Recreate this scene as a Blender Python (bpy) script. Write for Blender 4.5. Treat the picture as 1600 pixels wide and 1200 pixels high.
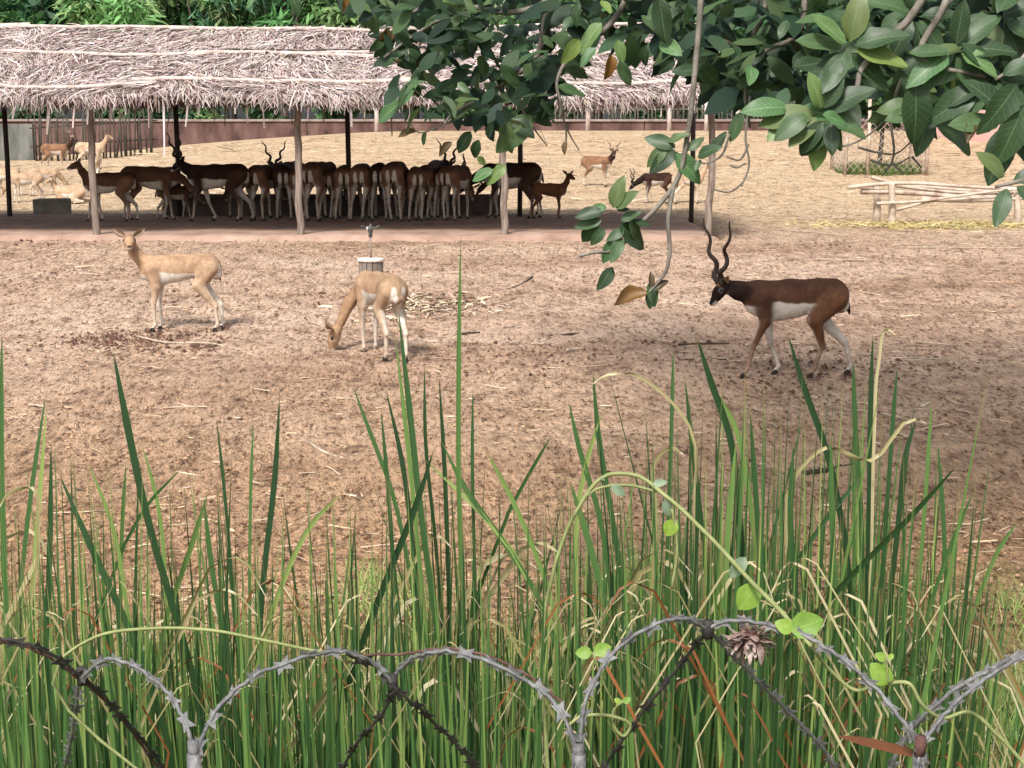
import bpy, math, random
import numpy as np
from mathutils import Vector, Matrix

for o in list(bpy.data.objects): bpy.data.objects.remove(o)
R = math.radians
rng = np.random.default_rng(7)
random.seed(7)
scene = bpy.context.scene
col = scene.collection

# ---------------------------------------------------------------- camera, sky, sun, exposure
FPX = 2400.0                      # focal length in pixels of the 1600 px wide photograph
ZC = 1.5                          # eye height above the shed floor
PITCH = math.atan(410.0 / FPX)
cam_d = bpy.data.cameras.new('camera'); cam = bpy.data.objects.new('camera', cam_d); col.objects.link(cam)
cam_d.sensor_width = 36; cam_d.lens = FPX / 1600 * 36
cam_d.clip_start = 0.05; cam_d.clip_end = 500
cam.location = (0, 0, ZC); cam.rotation_euler = (math.pi/2 - PITCH, 0, 0)
scene.camera = cam
SUN_EL, SUN_ROT = R(49), R(198)   # high soft sun behind and to the left of the viewer
w = bpy.data.worlds.new('World'); scene.world = w; w.use_nodes = True
nt = w.node_tree; nt.nodes.clear()
sky = nt.nodes.new('ShaderNodeTexSky'); sky.sky_type = 'NISHITA'; sky.sun_disc = False
sky.sun_elevation = SUN_EL; sky.sun_rotation = SUN_ROT; sky.dust_density = 4.0; sky.air_density = 1.0
hs = nt.nodes.new('ShaderNodeHueSaturation'); hs.inputs['Saturation'].default_value = 0.32
bg = nt.nodes.new('ShaderNodeBackground'); bg.inputs['Strength'].default_value = 0.11
wo = nt.nodes.new('ShaderNodeOutputWorld')
nt.links.new(sky.outputs[0], hs.inputs['Color']); nt.links.new(hs.outputs[0], bg.inputs['Color']); nt.links.new(bg.outputs[0], wo.inputs[0])
sun_d = bpy.data.lights.new('sun', 'SUN'); sun_d.energy = 3.0; sun_d.angle = R(10); sun_d.color = (1.0, 0.95, 0.88)
sun = bpy.data.objects.new('sun', sun_d); col.objects.link(sun)
# direction to the sun for the sky's rotation: azimuth measured from +Y
_az = SUN_ROT
to_sun = Vector((math.sin(_az)*math.cos(SUN_EL), math.cos(_az)*math.cos(SUN_EL), math.sin(SUN_EL)))
sun.rotation_euler = to_sun.to_track_quat('Z', 'Y').to_euler()
sun.location = (0, 0, 30)
vs = scene.view_settings
vs.view_transform = 'Standard'; vs.look = 'None'; vs.gamma = 1; vs.use_curve_mapping = False
vs.exposure = 0.78
scene.render.resolution_x = 1024; scene.render.resolution_y = 768

# ---------------------------------------------------------------- pixel rays and terrain
CP, SP = math.cos(PITCH), math.sin(PITCH)
def ray(px, py):
    x = (px - 800) / FPX; y = (600 - py) / FPX
    return Vector((x, CP + y*SP, -SP + y*CP))
def at_y(px, py, Y):
    d = ray(px, py); t = Y / d.y
    return Vector((d.x*t, Y, ZC + d.z*t))
_py = [-30, 0, 3, 4.6, 5.6, 8, 12.6, 14.4, 17.5, 19.8, 20.5, 25, 26, 400]
_pz = [-1.45, -1.45, -1.42, -1.3, -1.08, -.84, -.55, -.45, -.24, -.10, -.07, -.05, -.05, -.05]
_rx = [-60, -17, -14.6, -12.4, -9, -4.5, 0, 60]
_rz = [.28, .28, .30, .58, .88, 1.16, 1.18, 1.15]
def ground(X, Y):
    X = np.asarray(X, float); Y = np.asarray(Y, float)
    z = (np.interp(Y-.5, _py, _pz) + np.interp(Y, _py, _pz) + np.interp(Y+.5, _py, _pz)) / 3
    t = np.clip((Y - 26) / 28, 0, 1); t = t*t*(3-2*t)*.6 + t*.4
    rise = sum(np.interp(X*54/np.maximum(Y, 20)+k, _rx, _rz) for k in (-1, 0, 1)) / 3
    return z + t * (rise + .05)
def gz(x, y): return float(ground(x, y))
def on_ground(px, py):
    d = ray(px, py); lo = 1.0
    for t in np.arange(1.0, 90, .05):
        if ZC + d.z*t <= gz(d.x*t, d.y*t): lo = t; break
    else: lo = 55 / d.y
    a, b = lo-.05, lo
    for _ in range(14):
        m = (a+b)/2
        if ZC + d.z*m <= gz(d.x*m, d.y*m): b = m
        else: a = m
    return Vector((d.x*b, d.y*b, gz(d.x*b, d.y*b)))

# ---------------------------------------------------------------- helpers
def tag(o, label=None, cat=None, group=None, kind=None):
    if label: o['label'] = label
    if cat: o['category'] = cat
    if group: o['group'] = group
    if kind: o['kind'] = kind
    return o
def empty(name, loc=(0, 0, 0), rz=0.0, parent=None):
    o = bpy.data.objects.new(name, None); col.objects.link(o)
    o.location = loc; o.rotation_euler = (0, 0, rz); o.empty_display_size = .1
    if parent: o.parent = parent
    return o
def link(name, me, parent=None, mat=None, world=True):
    """link a mesh as an object; with world=True the mesh is in world space and is moved into the parent's frame"""
    o = bpy.data.objects.new(name, me); col.objects.link(o)
    if mat is not None and not me.materials: me.materials.append(mat)
    if parent:
        o.parent = parent
        if world: o.matrix_parent_inverse = wm(parent).inverted()
    return o
def wm(o):
    m = Matrix.LocRotScale(o.location, o.rotation_euler, o.scale)
    return wm(o.parent) @ o.matrix_parent_inverse @ m if o.parent else m
def mesh(name, V, F, smooth=True, colors=None, uv=None):
    me = bpy.data.meshes.new(name)
    V = np.asarray(V, np.float32)
    if isinstance(F, np.ndarray):
        n, k = F.shape
        me.vertices.add(len(V)); me.vertices.foreach_set('co', V.ravel())
        me.loops.add(n*k); me.loops.foreach_set('vertex_index', F.astype(np.int32).ravel())
        me.polygons.add(n)
        me.polygons.foreach_set('loop_start', np.arange(0, n*k, k, dtype=np.int32))
        me.polygons.foreach_set('loop_total', np.full(n, k, np.int32))
        me.update(calc_edges=True)
    else:
        me.from_pydata([tuple(map(float, v)) for v in V], [], [tuple(int(i) for i in f) for f in F]); me.update()
    if smooth: me.polygons.foreach_set('use_smooth', np.ones(len(me.polygons), bool))
    if colors is not None:
        a = me.color_attributes.new('Col', 'FLOAT_COLOR', 'POINT')
        c = np.ones((len(V), 4), np.float32); c[:, :3] = colors
        a.data.foreach_set('color', c.ravel())
    if uv is not None:
        l = me.uv_layers.new(name='UVMap'); idx = np.empty(len(me.loops), np.int32); me.loops.foreach_get('vertex_index', idx)
        l.data.foreach_set('uv', np.asarray(uv, np.float32)[idx].ravel())
    return me
class MB:
    def __init__(s): s.v = []; s.f = []
    def add(s, V, F):
        b = len(s.v); s.v += [tuple(v) for v in V]; s.f += [tuple(i+b for i in f) for f in F]; return s
    def box(s, c, size, rz=0.0, jit=0.0):
        x, y, z = [q/2 for q in size]; ca, sa = math.cos(rz), math.sin(rz); V = []
        for i in (-1, 1):
            for j in (-1, 1):
                for k in (-1, 1):
                    px, py, pz = i*x+random.uniform(-jit, jit), j*y+random.uniform(-jit, jit), k*z+random.uniform(-jit, jit)
                    V.append((c[0]+px*ca-py*sa, c[1]+px*sa+py*ca, c[2]+pz))
        return s.add(V, [(0,1,3,2),(4,6,7,5),(0,4,5,1),(2,3,7,6),(0,2,6,4),(1,5,7,3)])
    def tube(s, pts, rad, n=8, cap=True, wob=0.0):
        pts = [Vector(p) for p in pts]; m = len(pts)
        if not hasattr(rad, '__len__'): rad = [rad]*m
        t0 = (pts[1]-pts[0]).normalized()
        u = t0.orthogonal().normalized(); V = []
        for i, p in enumerate(pts):
            t = (pts[min(i+1, m-1)]-pts[max(i-1, 0)]).normalized()
            u = (u - t*u.dot(t)).normalized(); vv = t.cross(u)
            for k in range(n):
                a = 2*math.pi*k/n; r = rad[i]*(1+random.uniform(-wob, wob))
                V.append(p + u*(math.cos(a)*r) + vv*(math.sin(a)*r))
        F = [(i*n+k, i*n+(k+1) % n, (i+1)*n+(k+1) % n, (i+1)*n+k) for i in range(m-1) for k in range(n)]
        if cap: F += [tuple(range(n))[::-1], tuple((m-1)*n+k for k in range(n))]
        return s.add(V, F)
    def lathe(s, prof, c=(0, 0, 0), n=20):
        V = [(c[0]+r*math.cos(2*math.pi*k/n), c[1]+r*math.sin(2*math.pi*k/n), c[2]+z) for r, z in prof for k in range(n)]
        m = len(prof)
        F = [(i*n+k, i*n+(k+1) % n, (i+1)*n+(k+1) % n, (i+1)*n+k) for i in range(m-1) for k in range(n)]
        F += [tuple(range(n))[::-1], tuple((m-1)*n+k for k in range(n))]
        return s.add(V, F)
    def build(s, name, mat, parent=None, smooth=False, world=True):
        return link(name, mesh(name, np.array(s.v), s.f, smooth), parent, mat, world)
def bevel(o, w_=.01, seg=2):
    m = o.modifiers.new('bevel', 'BEVEL'); m.width = w_; m.segments = seg; m.limit_method = 'ANGLE'; return o
def smooth_path(pts, n=6):
    """Catmull-Rom through the points"""
    P = [Vector(p) for p in pts]; P = [P[0]*2-P[1]] + P + [P[-1]*2-P[-2]]; out = []
    for i in range(1, len(P)-2):
        a, b, c, d = P[i-1:i+3]; s0, s1, s2 = [max((q-p).length, 1e-5) for p, q in ((a, b), (b, c), (c, d))]
        m1 = s1*((b-a)/s0-(c-a)/(s0+s1)+(c-b)/s1); m2 = s1*((c-b)/s1-(d-b)/(s1+s2)+(d-c)/s2)
        for k in range(n):
            t = k/n
            out.append(b*(2*t**3-3*t*t+1)+m1*(t**3-2*t*t+t)+c*(3*t*t-2*t**3)+m2*(t**3-t*t))
    out.append(P[-2]); return out
def unit(a): return a / np.maximum(np.linalg.norm(a, axis=-1, keepdims=True), 1e-9)
def strips(P, D, N, L, W, bend=0.0, nseg=2, taper=.3, colors=None, shape=None):
    """many bent ribbons: start P, direction D, face normal N, length L, width W; bend moves the tip along -N"""
    P, D, N = [np.asarray(a, float) for a in (P, D, N)]; n = len(P)
    D = unit(D); S = unit(np.cross(D, N)); N = np.cross(S, D)
    L = np.broadcast_to(L, n)[:, None]; W = np.broadcast_to(W, n)[:, None]; B = np.broadcast_to(bend, n)[:, None]
    V = np.empty((n, nseg+1, 2, 3))
    for i in range(nseg+1):
        t = i/nseg; c = P + D*L*t - N*B*L*t*t
        wd = W*.5*((1-(1-taper)*t) if shape is None else shape[i])
        V[:, i, 0] = c - S*wd; V[:, i, 1] = c + S*wd
    base = (np.arange(n)*(nseg+1)*2)[:, None]
    F = np.concatenate([base+np.array([2*i, 2*i+1, 2*i+3, 2*i+2]) for i in range(nseg)], 1).reshape(-1, 4)
    C = None if colors is None else np.repeat(np.asarray(colors), (nseg+1)*2, 0)
    return V.reshape(-1, 3), F, C
def merge(*parts):
    Vs, Fs, Cs, b = [], [], [], 0
    for V, F, C in parts:
        Vs.append(V); Fs.append(F+b); Cs.append(C); b += len(V)
    return np.concatenate(Vs), np.concatenate(Fs), (np.concatenate(Cs) if Cs[0] is not None else None)
def palette(cols, n, jit=.12):
    c = np.asarray(cols, float)[rng.integers(0, len(cols), n)]
    return np.clip(c*(1+rng.normal(0, jit, (n, 1)))*(1+rng.normal(0, .04, (n, 3))), .005, .95)

# ---------------------------------------------------------------- materials
def new_mat(name):
    m = bpy.data.materials.new(name); m.use_nodes = True
    t = m.node_tree; return m, t, t.nodes['Principled BSDF'], t.nodes['Material Output']
def nd(t, typ, **kw):
    n = t.nodes.new(typ)
    for k, v in kw.items():
        if k in n.inputs.keys() if isinstance(k, str) else False: n.inputs[k].default_value = v
        else: setattr(n, k, v)
    return n
def ramp(t, fac, stops):
    r = t.nodes.new('ShaderNodeValToRGB'); e = r.color_ramp.elements
    while len(e) < len(stops): e.new(.5)
    for i, (p, c) in enumerate(stops): e[i].position = p; e[i].color = (*c, 1) if len(c) == 3 else c
    t.links.new(fac, r.inputs[0]); return r.outputs[0]
def noise(t, scale, detail=4, rough=.6, vec=None, dist=0.0):
    n = t.nodes.new('ShaderNodeTexNoise'); n.inputs['Scale'].default_value = scale
    n.inputs['Detail'].default_value = detail; n.inputs['Roughness'].default_value = rough; n.inputs['Distortion'].default_value = dist
    if vec is not None: t.links.new(vec, n.inputs['Vector'])
    return n.outputs[0]
def coords(t, kind='Object', scale=(1, 1, 1)):
    c = t.nodes.new('ShaderNodeTexCoord'); m = t.nodes.new('ShaderNodeMapping'); m.inputs['Scale'].default_value = scale
    t.links.new(c.outputs[kind], m.inputs['Vector']); return m.outputs[0]
def mix(t, fac, a, b, mode='MIX'):
    m = t.nodes.new('ShaderNodeMix'); m.data_type = 'RGBA'; m.blend_type = mode
    for i, v in ((0, fac), (6, a), (7, b)):
        if hasattr(v, 'is_linked'): t.links.new(v, m.inputs[i])
        else: m.inputs[i].default_value = v if i == 0 else (*v, 1)
    return m.outputs[2]
def bump(t, b, h, strength=.4, dist=.02):
    n = t.nodes.new('ShaderNodeBump'); n.inputs['Strength'].default_value = strength; n.inputs['Distance'].default_value = dist
    t.links.new(h, n.inputs['Height']); t.links.new(n.outputs[0], b.inputs['Normal'])
def M_noise(name, stops, scale=8, rough=.85, stretch=(1, 1, 1), bmp=.4, bd=.01, detail=6, kind='Object', spec=.3):
    m, t, b, o = new_mat(name); v = coords(t, kind, stretch)
    f = noise(t, scale, detail, .65, v)
    t.links.new(ramp(t, f, stops), b.inputs['Base Color']); b.inputs['Roughness'].default_value = rough
    b.inputs['Specular IOR Level'].default_value = spec
    bump(t, b, noise(t, scale*2.5, 6, .7, v), bmp, bd); return m
def M_attr(name, rough=.8, trans=0.0, jit=.25, scale=30, spec=.3, vary=0.0):
    """colour from the 'Col' attribute with fine noise on top; trans adds light through thin pieces"""
    m, t, b, o = new_mat(name); a = t.nodes.new('ShaderNodeVertexColor'); a.layer_name = 'Col'
    f = noise(t, scale, 4, .6, coords(t))
    c = mix(t, 1.0, a.outputs[0], ramp(t, f, [(.3, (1-jit,)*3), (.7, (1+jit*.0,)*3)]), 'MULTIPLY')
    if name == 'antelope_coat':
        c = mix(t, 1.0, c, ramp(t, noise(t, 7, 4, .6, coords(t)), [(.3, (.74, .72, .70)), (.6, (1.06, 1.06, 1.06))]), 'MULTIPLY')
        bump(t, b, noise(t, 140, 3, .6, coords(t, 'Object', (.35, 1, 1))), .35, .006)
    if vary:
        oi = t.nodes.new('ShaderNodeObjectInfo')
        c = mix(t, 1.0, c, ramp(t, oi.outputs['Random'], [(0, (1-vary,)*3), (1, (1+0*vary,)*3)]), 'MULTIPLY')
    t.links.new(c, b.inputs['Base Color']); b.inputs['Roughness'].default_value = rough; b.inputs['Specular IOR Level'].default_value = spec
    if trans: thin(t, b, o, c, trans)
    return m
def thin(t, b, o, c, fac):
    tr = t.nodes.new('ShaderNodeBsdfTranslucent'); mx = t.nodes.new('ShaderNodeMixShader'); mx.inputs[0].default_value = fac
    if hasattr(c, 'is_linked'): t.links.new(c, tr.inputs['Color'])
    t.links.new(b.outputs[0], mx.inputs[1]); t.links.new(tr.outputs[0], mx.inputs[2]); t.links.new(mx.outputs[0], o.inputs['Surface'])

MAT = {}
MAT['post'] = M_noise('weathered_wood', [(.3, (.10, .075, .06)), (.55, (.24, .19, .16)), (.75, (.34, .29, .25))], 5, .9, (6, 6, .6), .5, .006)
MAT['dark_post'] = M_noise('dark_post_wood', [(.3, (.025, .02, .018)), (.7, (.07, .055, .05))], 5, .8, (6, 6, .6), .4, .004)
MAT['pole'] = M_noise('pale_pole_wood', [(.3, (.30, .22, .19)), (.55, (.52, .44, .40)), (.8, (.66, .58, .54))], 7, .85, (1, 1, 1), .4, .006)
MAT['log'] = M_noise('peeled_log', [(.3, (.20, .12, .085)), (.5, (.45, .36, .29)), (.75, (.62, .53, .45))], 6, .85, (1, 1, 1), .4, .008)
MAT['stick'] = M_noise('dry_stick', [(.3, (.22, .16, .11)), (.7, (.55, .46, .36))], 12, .9, (1, 1, 1), .4, .004)
MAT['dark_stick'] = M_noise('dark_stick', [(.3, (.03, .02, .016)), (.7, (.09, .065, .05))], 12, .9)
MAT['concrete'] = M_noise('old_concrete', [(.25, (.11, .10, .085)), (.5, (.24, .22, .19)), (.8, (.36, .33, .29))], 5, .95, (1, 1, 1), .5, .01)
MAT['brick_wall'] = M_noise('stained_red_wall', [(.32, (.030, .019, .017)), (.48, (.095, .052, .046)), (.7, (.17, .105, .09))], 1.6, .95, (1, 1, .5), .4, .02, 8)
MAT['coping'] = M_noise('wall_coping', [(.3, (.16, .12, .11)), (.7, (.34, .28, .25))], 3, .95)
MAT['pink'] = M_noise('pink_plaster', [(.3, (.60, .36, .33)), (.7, (.72, .47, .43))], .7, .9, (1, 1, .4), .15, .01)
MAT['metal'] = M_noise('dull_metal', [(.3, (.03, .03, .03)), (.7, (.10, .095, .09))], 20, .5)
MAT['white_pipe'] = M_noise('dirty_white_pipe', [(.3, (.45, .40, .36)), (.7, (.70, .65, .60))], 20, .6)
MAT['horn'] = M_noise('horn', [(.3, (.018, .011, .009)), (.7, (.06, .038, .03))], 40, .55)
MAT['pale_horn'] = M_noise('pale_horn', [(.3, (.16, .11, .08)), (.7, (.30, .22, .16))], 40, .6)
MAT['hoof'] = M_noise('hoof', [(.3, (.012, .010, .009)), (.7, (.035, .028, .025))], 40, .5)
m_, t_, b_, o_ = new_mat('eye'); b_.inputs['Base Color'].default_value = (.006, .005, .004, 1); b_.inputs['Roughness'].default_value = .3; MAT['eye'] = m_
MAT['coat'] = M_attr('antelope_coat', .85, 0, .34, 26, .12, .12)
MAT['thatch'] = M_attr('thatch_strips', .85, .12, .25, 25, .2)
MAT['straw'] = M_attr('straw_litter', .9, 0, .2, 25, .2)
MAT['foliage'] = M_attr('distant_foliage', .6, .25, .25, 3, .3)
MAT['grass'] = M_attr('grass_blades', .6, .3, .2, 20, .3)
MAT['bark'] = M_noise('grey_bark', [(.3, (.07, .06, .05)), (.55, (.20, .175, .15)), (.8, (.36, .33, .29))], 14, .9, (1, 1, 1), .5, .004)
MAT['far_bark'] = M_noise('dark_bark', [(.3, (.02, .018, .015)), (.7, (.09, .075, .06))], 5, .9)
MAT['wire'] = M_noise('galvanised_wire', [(.3, (.07, .068, .07)), (.55, (.19, .19, .195)), (.8, (.30, .30, .305))], 60, .6)
MAT['wire'].node_tree.nodes['Principled BSDF'].inputs['Metallic'].default_value = .35
MAT['dark_wire'] = M_noise('dark_weathered_wire', [(.3, (.014, .012, .012)), (.6, (.045, .04, .038)), (.85, (.16, .15, .145))], 45, .6)
MAT['vine'] = M_noise('vine_stem', [(.3, (.14, .17, .06)), (.7, (.30, .32, .14))], 20, .7)
MAT['bristle'] = M_noise('rusty_clip', [(.3, (.05, .02, .018)), (.7, (.16, .08, .07))], 30, .8)
def leaf_mat(name, stops, vein=(.20, .30, .14), trans=.28, rough=.48, vfac=.40):
    m, t, b, o = new_mat(name)
    oi = t.nodes.new('ShaderNodeObjectInfo'); uvn = t.nodes.new('ShaderNodeUVMap')
    sep = t.nodes.new('ShaderNodeSeparateXYZ'); t.links.new(uvn.outputs[0], sep.inputs[0])
    base = ramp(t, oi.outputs['Random'], stops)
    def mth(op, a, b_=None):
        n = t.nodes.new('ShaderNodeMath'); n.operation = op
        for i, v in enumerate((a, b_)):
            if v is None: continue
            if hasattr(v, 'is_linked'): t.links.new(v, n.inputs[i])
            else: n.inputs[i].default_value = v
        return n.outputs[0]
    ax = mth('ABSOLUTE', mth('SUBTRACT', sep.outputs[0], .5))
    rib = mth('LESS_THAN', ax, .022)
    lat = mth('LESS_THAN', mth('FRACT', mth('MULTIPLY', mth('SUBTRACT', sep.outputs[1], mth('MULTIPLY', ax, .42)), 9.0)), .10)
    f = mth('MULTIPLY', mth('MAXIMUM', rib, mth('MULTIPLY', lat, .6)), vfac)
    c = mix(t, f, base, vein)
    nz = noise(t, 3.5, 4, .6, coords(t, 'UV'))
    c = mix(t, 1.0, c, ramp(t, nz, [(.3, (.72, .74, .72)), (.7, (1, 1, 1))]), 'MULTIPLY')
    t.links.new(c, b.inputs['Base Color']); b.inputs['Roughness'].default_value = rough
    bump(t, b, mth('MAXIMUM', rib, lat), .35, .002)
    thin(t, b, o, c, trans); return m
MAT['leaf'] = leaf_mat('fig_leaf', [(0, (.024, .052, .022)), (.5, (.048, .098, .038)), (.85, (.085, .15, .06)), (1, (.14, .18, .055))])
MAT['young_leaf'] = leaf_mat('young_fig_leaf', [(0, (.07, .16, .06)), (.6, (.10, .21, .08)), (1, (.20, .27, .06))], (.42, .52, .28))
MAT['brown_leaf'] = leaf_mat('withered_leaf', [(0, (.07, .05, .025)), (.7, (.13, .075, .03)), (1, (.30, .14, .03))], (.25, .15, .06))
MAT['vine_leaf'] = leaf_mat('vine_leaf', [(0, (.20, .36, .05)), (1, (.34, .50, .07))], (.40, .52, .15), .4, .5)
MAT['pale_leaf'] = leaf_mat('pale_vine_leaf', [(0, (.28, .38, .26)), (1, (.36, .44, .28))], (.42, .5, .34), .35, .5)
def blade_mat(name, stops, tip, tipstart=.82):
    m, t, b, o = new_mat(name); oi = t.nodes.new('ShaderNodeObjectInfo'); uvn = t.nodes.new('ShaderNodeUVMap')
    sep = t.nodes.new('ShaderNodeSeparateXYZ'); t.links.new(uvn.outputs[0], sep.inputs[0])
    base = ramp(t, oi.outputs['Random'], stops)
    fine = noise(t, 1.0, 3, .5, coords(t, 'UV', (28, 1.5, 1)))
    base = mix(t, 1.0, base, ramp(t, fine, [(.3, (.62, .66, .6)), (.7, (1.1, 1.1, 1.05))]), 'MULTIPLY')
    tf = ramp(t, sep.outputs[1], [(tipstart, (0, 0, 0)), (min(tipstart+.04, .999), (1, 1, 1))])
    c = mix(t, tf, base, tip)
    t.links.new(c, b.inputs['Base Color']); b.inputs['Roughness'].default_value = .42
    thin(t, b, o, c, .2); return m
MAT['blade'] = blade_mat('cattail_leaf', [(0, (.018, .050, .018)), (.3, (.038, .098, .030)), (.6, (.075, .160, .046)), (.82, (.14, .24, .065)), (1, (.28, .36, .11))], (.24, .17, .08), .955)
MAT['dry_blade'] = blade_mat('dry_cattail_leaf', [(0, (.28, .25, .11)), (.6, (.48, .40, .23)), (1, (.60, .52, .36))], (.66, .58, .44), .9)
MAT['rust_blade'] = blade_mat('rusty_cattail_leaf', [(0, (.16, .055, .022)), (1, (.30, .11, .04))], (.34, .2, .1), .9)

def fbm(X, Y, seed=0, octaves=4, f0=1.0):
    r = np.random.default_rng(seed); out = np.zeros_like(X); a = 1.0; f = f0
    for _ in range(octaves):
        T = r.random((64, 64))
        u, v = X*f + 13.7*_, Y*f + 5.1*_
        i, j = np.floor(u).astype(int), np.floor(v).astype(int); fu, fv = u-i, v-j
        fu = fu*fu*(3-2*fu); fv = fv*fv*(3-2*fv)
        g = lambda p, q: T[p % 64, q % 64]
        out += a*((g(i, j)*(1-fu)+g(i+1, j)*fu)*(1-fv)+(g(i, j+1)*(1-fu)+g(i+1, j+1)*fu)*fv-.5)
        a *= .5; f *= 2.03
    return out

# ================================================================ THE SETTING
def axis(dense0, dense1, step, lo, hi):
    a = list(np.arange(dense0, dense1, step)); s = step; x = dense1
    while x < hi: a.append(x); s *= 1.16; x += s
    a.append(hi); s = step; x = dense0-step; b = []
    while x > lo: b.append(x); s *= 1.16; x -= s
    return np.array([lo]+b[::-1]+a)
gx = axis(-7.5, 7.5, .042, -160, 160); gy = axis(5.0, 19.5, .042, -40, 320)
GX, GY = np.meshgrid(gx, gy)
GZ = ground(GX, GY)
rough_amt = np.clip((GY-4)/2, 0, 1)*np.clip((60-GY)/40, .0, 1)
GZ = GZ + rough_amt*(fbm(GX, GY*.45, 3, 4, 7.5)*.030 + fbm(GX, GY, 5, 3, .9)*.05*np.clip((20-GY)/3, .2, 1))
inside = (GX > -11.5) & (GX < 2.95) & (GY > 20.55) & (GY < 25.75)
GZ = np.where(inside, GZ-.06, GZ)
nx, ny = len(gx), len(gy)
I = np.arange(nx*ny).reshape(ny, nx)
GF = np.stack([I[:-1, :-1], I[:-1, 1:], I[1:, 1:], I[1:, :-1]], -1).reshape(-1, 4)
m, t, b, o = new_mat('packed_earth')
v = coords(t)
sepp = t.nodes.new('ShaderNodeSeparateXYZ'); t.links.new(v, sepp.inputs[0])
vs_ = coords(t, 'Object', (.55, 1.6, 1)); vm_ = coords(t, 'Object', (1.0, .55, 1))
big = noise(t, .55, 5, .6, vs_, .6); mid = noise(t, 5, 6, .7, vm_); fine = noise(t, 24, 4, .7, coords(t, 'Object', (1.0, .36, 1)), .4)
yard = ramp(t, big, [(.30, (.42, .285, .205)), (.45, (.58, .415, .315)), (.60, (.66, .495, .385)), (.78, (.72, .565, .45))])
crevice_shade = ramp(t, mid, [(.30, (.36, .31, .28)), (.48, (.9, .88, .86)), (.75, (1.08, 1.06, 1.03))])  # noise lows darken the soil like shaded crevices, painted into the colour
field = ramp(t, noise(t, .8, 6, .7, coords(t, 'Object', (.35, 2.2, 1))), [(.28, (.54, .385, .245)), (.5, (.70, .535, .365)), (.75, (.76, .61, .44))])
bank = ramp(t, noise(t, 1.2, 5, .6, v), [(.35, (.26, .24, .10)), (.6, (.22, .27, .08)), (.75, (.16, .25, .06))])
def mr(a, b_): 
    n = t.nodes.new('ShaderNodeMapRange'); n.inputs[1].default_value = a; n.inputs[2].default_value = b_
    wv = t.nodes.new('ShaderNodeMath'); wv.operation = 'MULTIPLY_ADD'; t.links.new(noise(t, .9, 3, .5, v), wv.inputs[0]); wv.inputs[1].default_value = 3.0
    t.links.new(sepp.outputs[1], wv.inputs[2]); t.links.new(wv.outputs[0], n.inputs[0]); return n.outputs[0]
near = ramp(t, big, [(.30, (.31, .182, .100)), (.5, (.45, .282, .160)), (.75, (.54, .36, .215))])  # browner near soil, with the tree's shade darkened into its colour
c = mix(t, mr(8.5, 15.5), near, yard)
c = mix(t, mr(21.0, 29.0), c, field)
c = mix(t, mr(9.2, 7.8), c, bank)
c = mix(t, 1.0, c, crevice_shade, 'MULTIPLY')
c = mix(t, 1.0, c, ramp(t, fine, [(.36, (.30, .25, .22)), (.45, (.93, .92, .91)), (.7, (1.16, 1.14, 1.12))]), 'MULTIPLY')  # small crevice shade painted in too; the same noise drives the bump
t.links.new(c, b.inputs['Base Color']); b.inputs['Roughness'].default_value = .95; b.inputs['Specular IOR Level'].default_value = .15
bn = t.nodes.new('ShaderNodeMath'); bn.operation = 'MULTIPLY_ADD'; t.links.new(mid, bn.inputs[0]); bn.inputs[1].default_value = 1.2; t.links.new(fine, bn.inputs[2])
bump(t, b, bn.outputs[0], 1.0, .09)
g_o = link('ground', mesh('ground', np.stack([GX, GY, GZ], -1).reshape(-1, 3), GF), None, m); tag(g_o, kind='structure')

# packed floor under the shed
PX0, PX1, PY0, PY1 = -11.4, 2.85, 20.55, 25.75
xs = np.linspace(PX0, PX1, 140); ys = np.linspace(PY0, PY1, 44); AX, AY = np.meshgrid(xs, ys)
edge = np.minimum(np.minimum(AY-PY0, PY1-AY), np.minimum(AX-PX0, PX1-AX))
AZ = -.0 + fbm(AX, AY, 9, 3, 1.2)*.02 - .14*np.exp(-edge/.06)
AY2 = AY + fbm(AX, AY, 12, 3, .9)*.10*(edge < .01)
I = np.arange(AX.size).reshape(AX.shape)
MAT['floor'] = M_noise('trodden_earth', [(.3, (.20, .125, .09)), (.5, (.32, .215, .165)), (.75, (.43, .31, .25))], 2.2, .95, (1, 1, 1), .5, .02, 8)
tag(link('platform', mesh('platform', np.stack([AX, AY2, AZ], -1).reshape(-1, 3), np.stack([I[:-1, :-1], I[:-1, 1:], I[1:, 1:], I[1:, :-1]], -1).reshape(-1, 4)), None, MAT['floor']), kind='structure')

# ---------------------------------------------------------------- boundary walls
def wall_run(name, p0, p1, ztop, th, mat, label, cat, cope=True, seg=3.0, zb=-.3):
    r = empty(name, ((p0[0]+p1[0])/2, (p0[1]+p1[1])/2, zb)); tag(r, label, cat)
    d = Vector((p1[0]-p0[0], p1[1]-p0[1], 0)); L = d.length; a = math.atan2(d.y, d.x); n = max(1, int(L/seg))
    for i in range(n):
        c = Vector((p0[0], p0[1], 0))+d*((i+.5)/n)
        bevel(MB().box((c.x, c.y, (ztop+zb)/2), (L/n-.03, th, ztop-zb), a).build('wall_panel', mat, r), .01)
        if cope: bevel(MB().box((c.x, c.y, ztop+.045), (L/n-.006, th+.12, .085), a, .006).build('coping', MAT['coping'], r), .01)
    return r
wall_run('boundary_wall', (-44, 55.5), (17, 57), 1.50, .25, MAT['brick_wall'], 'long low stained reddish brown wall along the back of the field', 'wall', True, 6.0)
MAT['grey_wall'] = M_noise('mouldy_grey_concrete', [(.25, (.035, .038, .034)), (.5, (.12, .125, .115)), (.8, (.25, .25, .22))], 1.3, .95, (1.5, 1.5, .5), .4, .02, 8)
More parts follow.
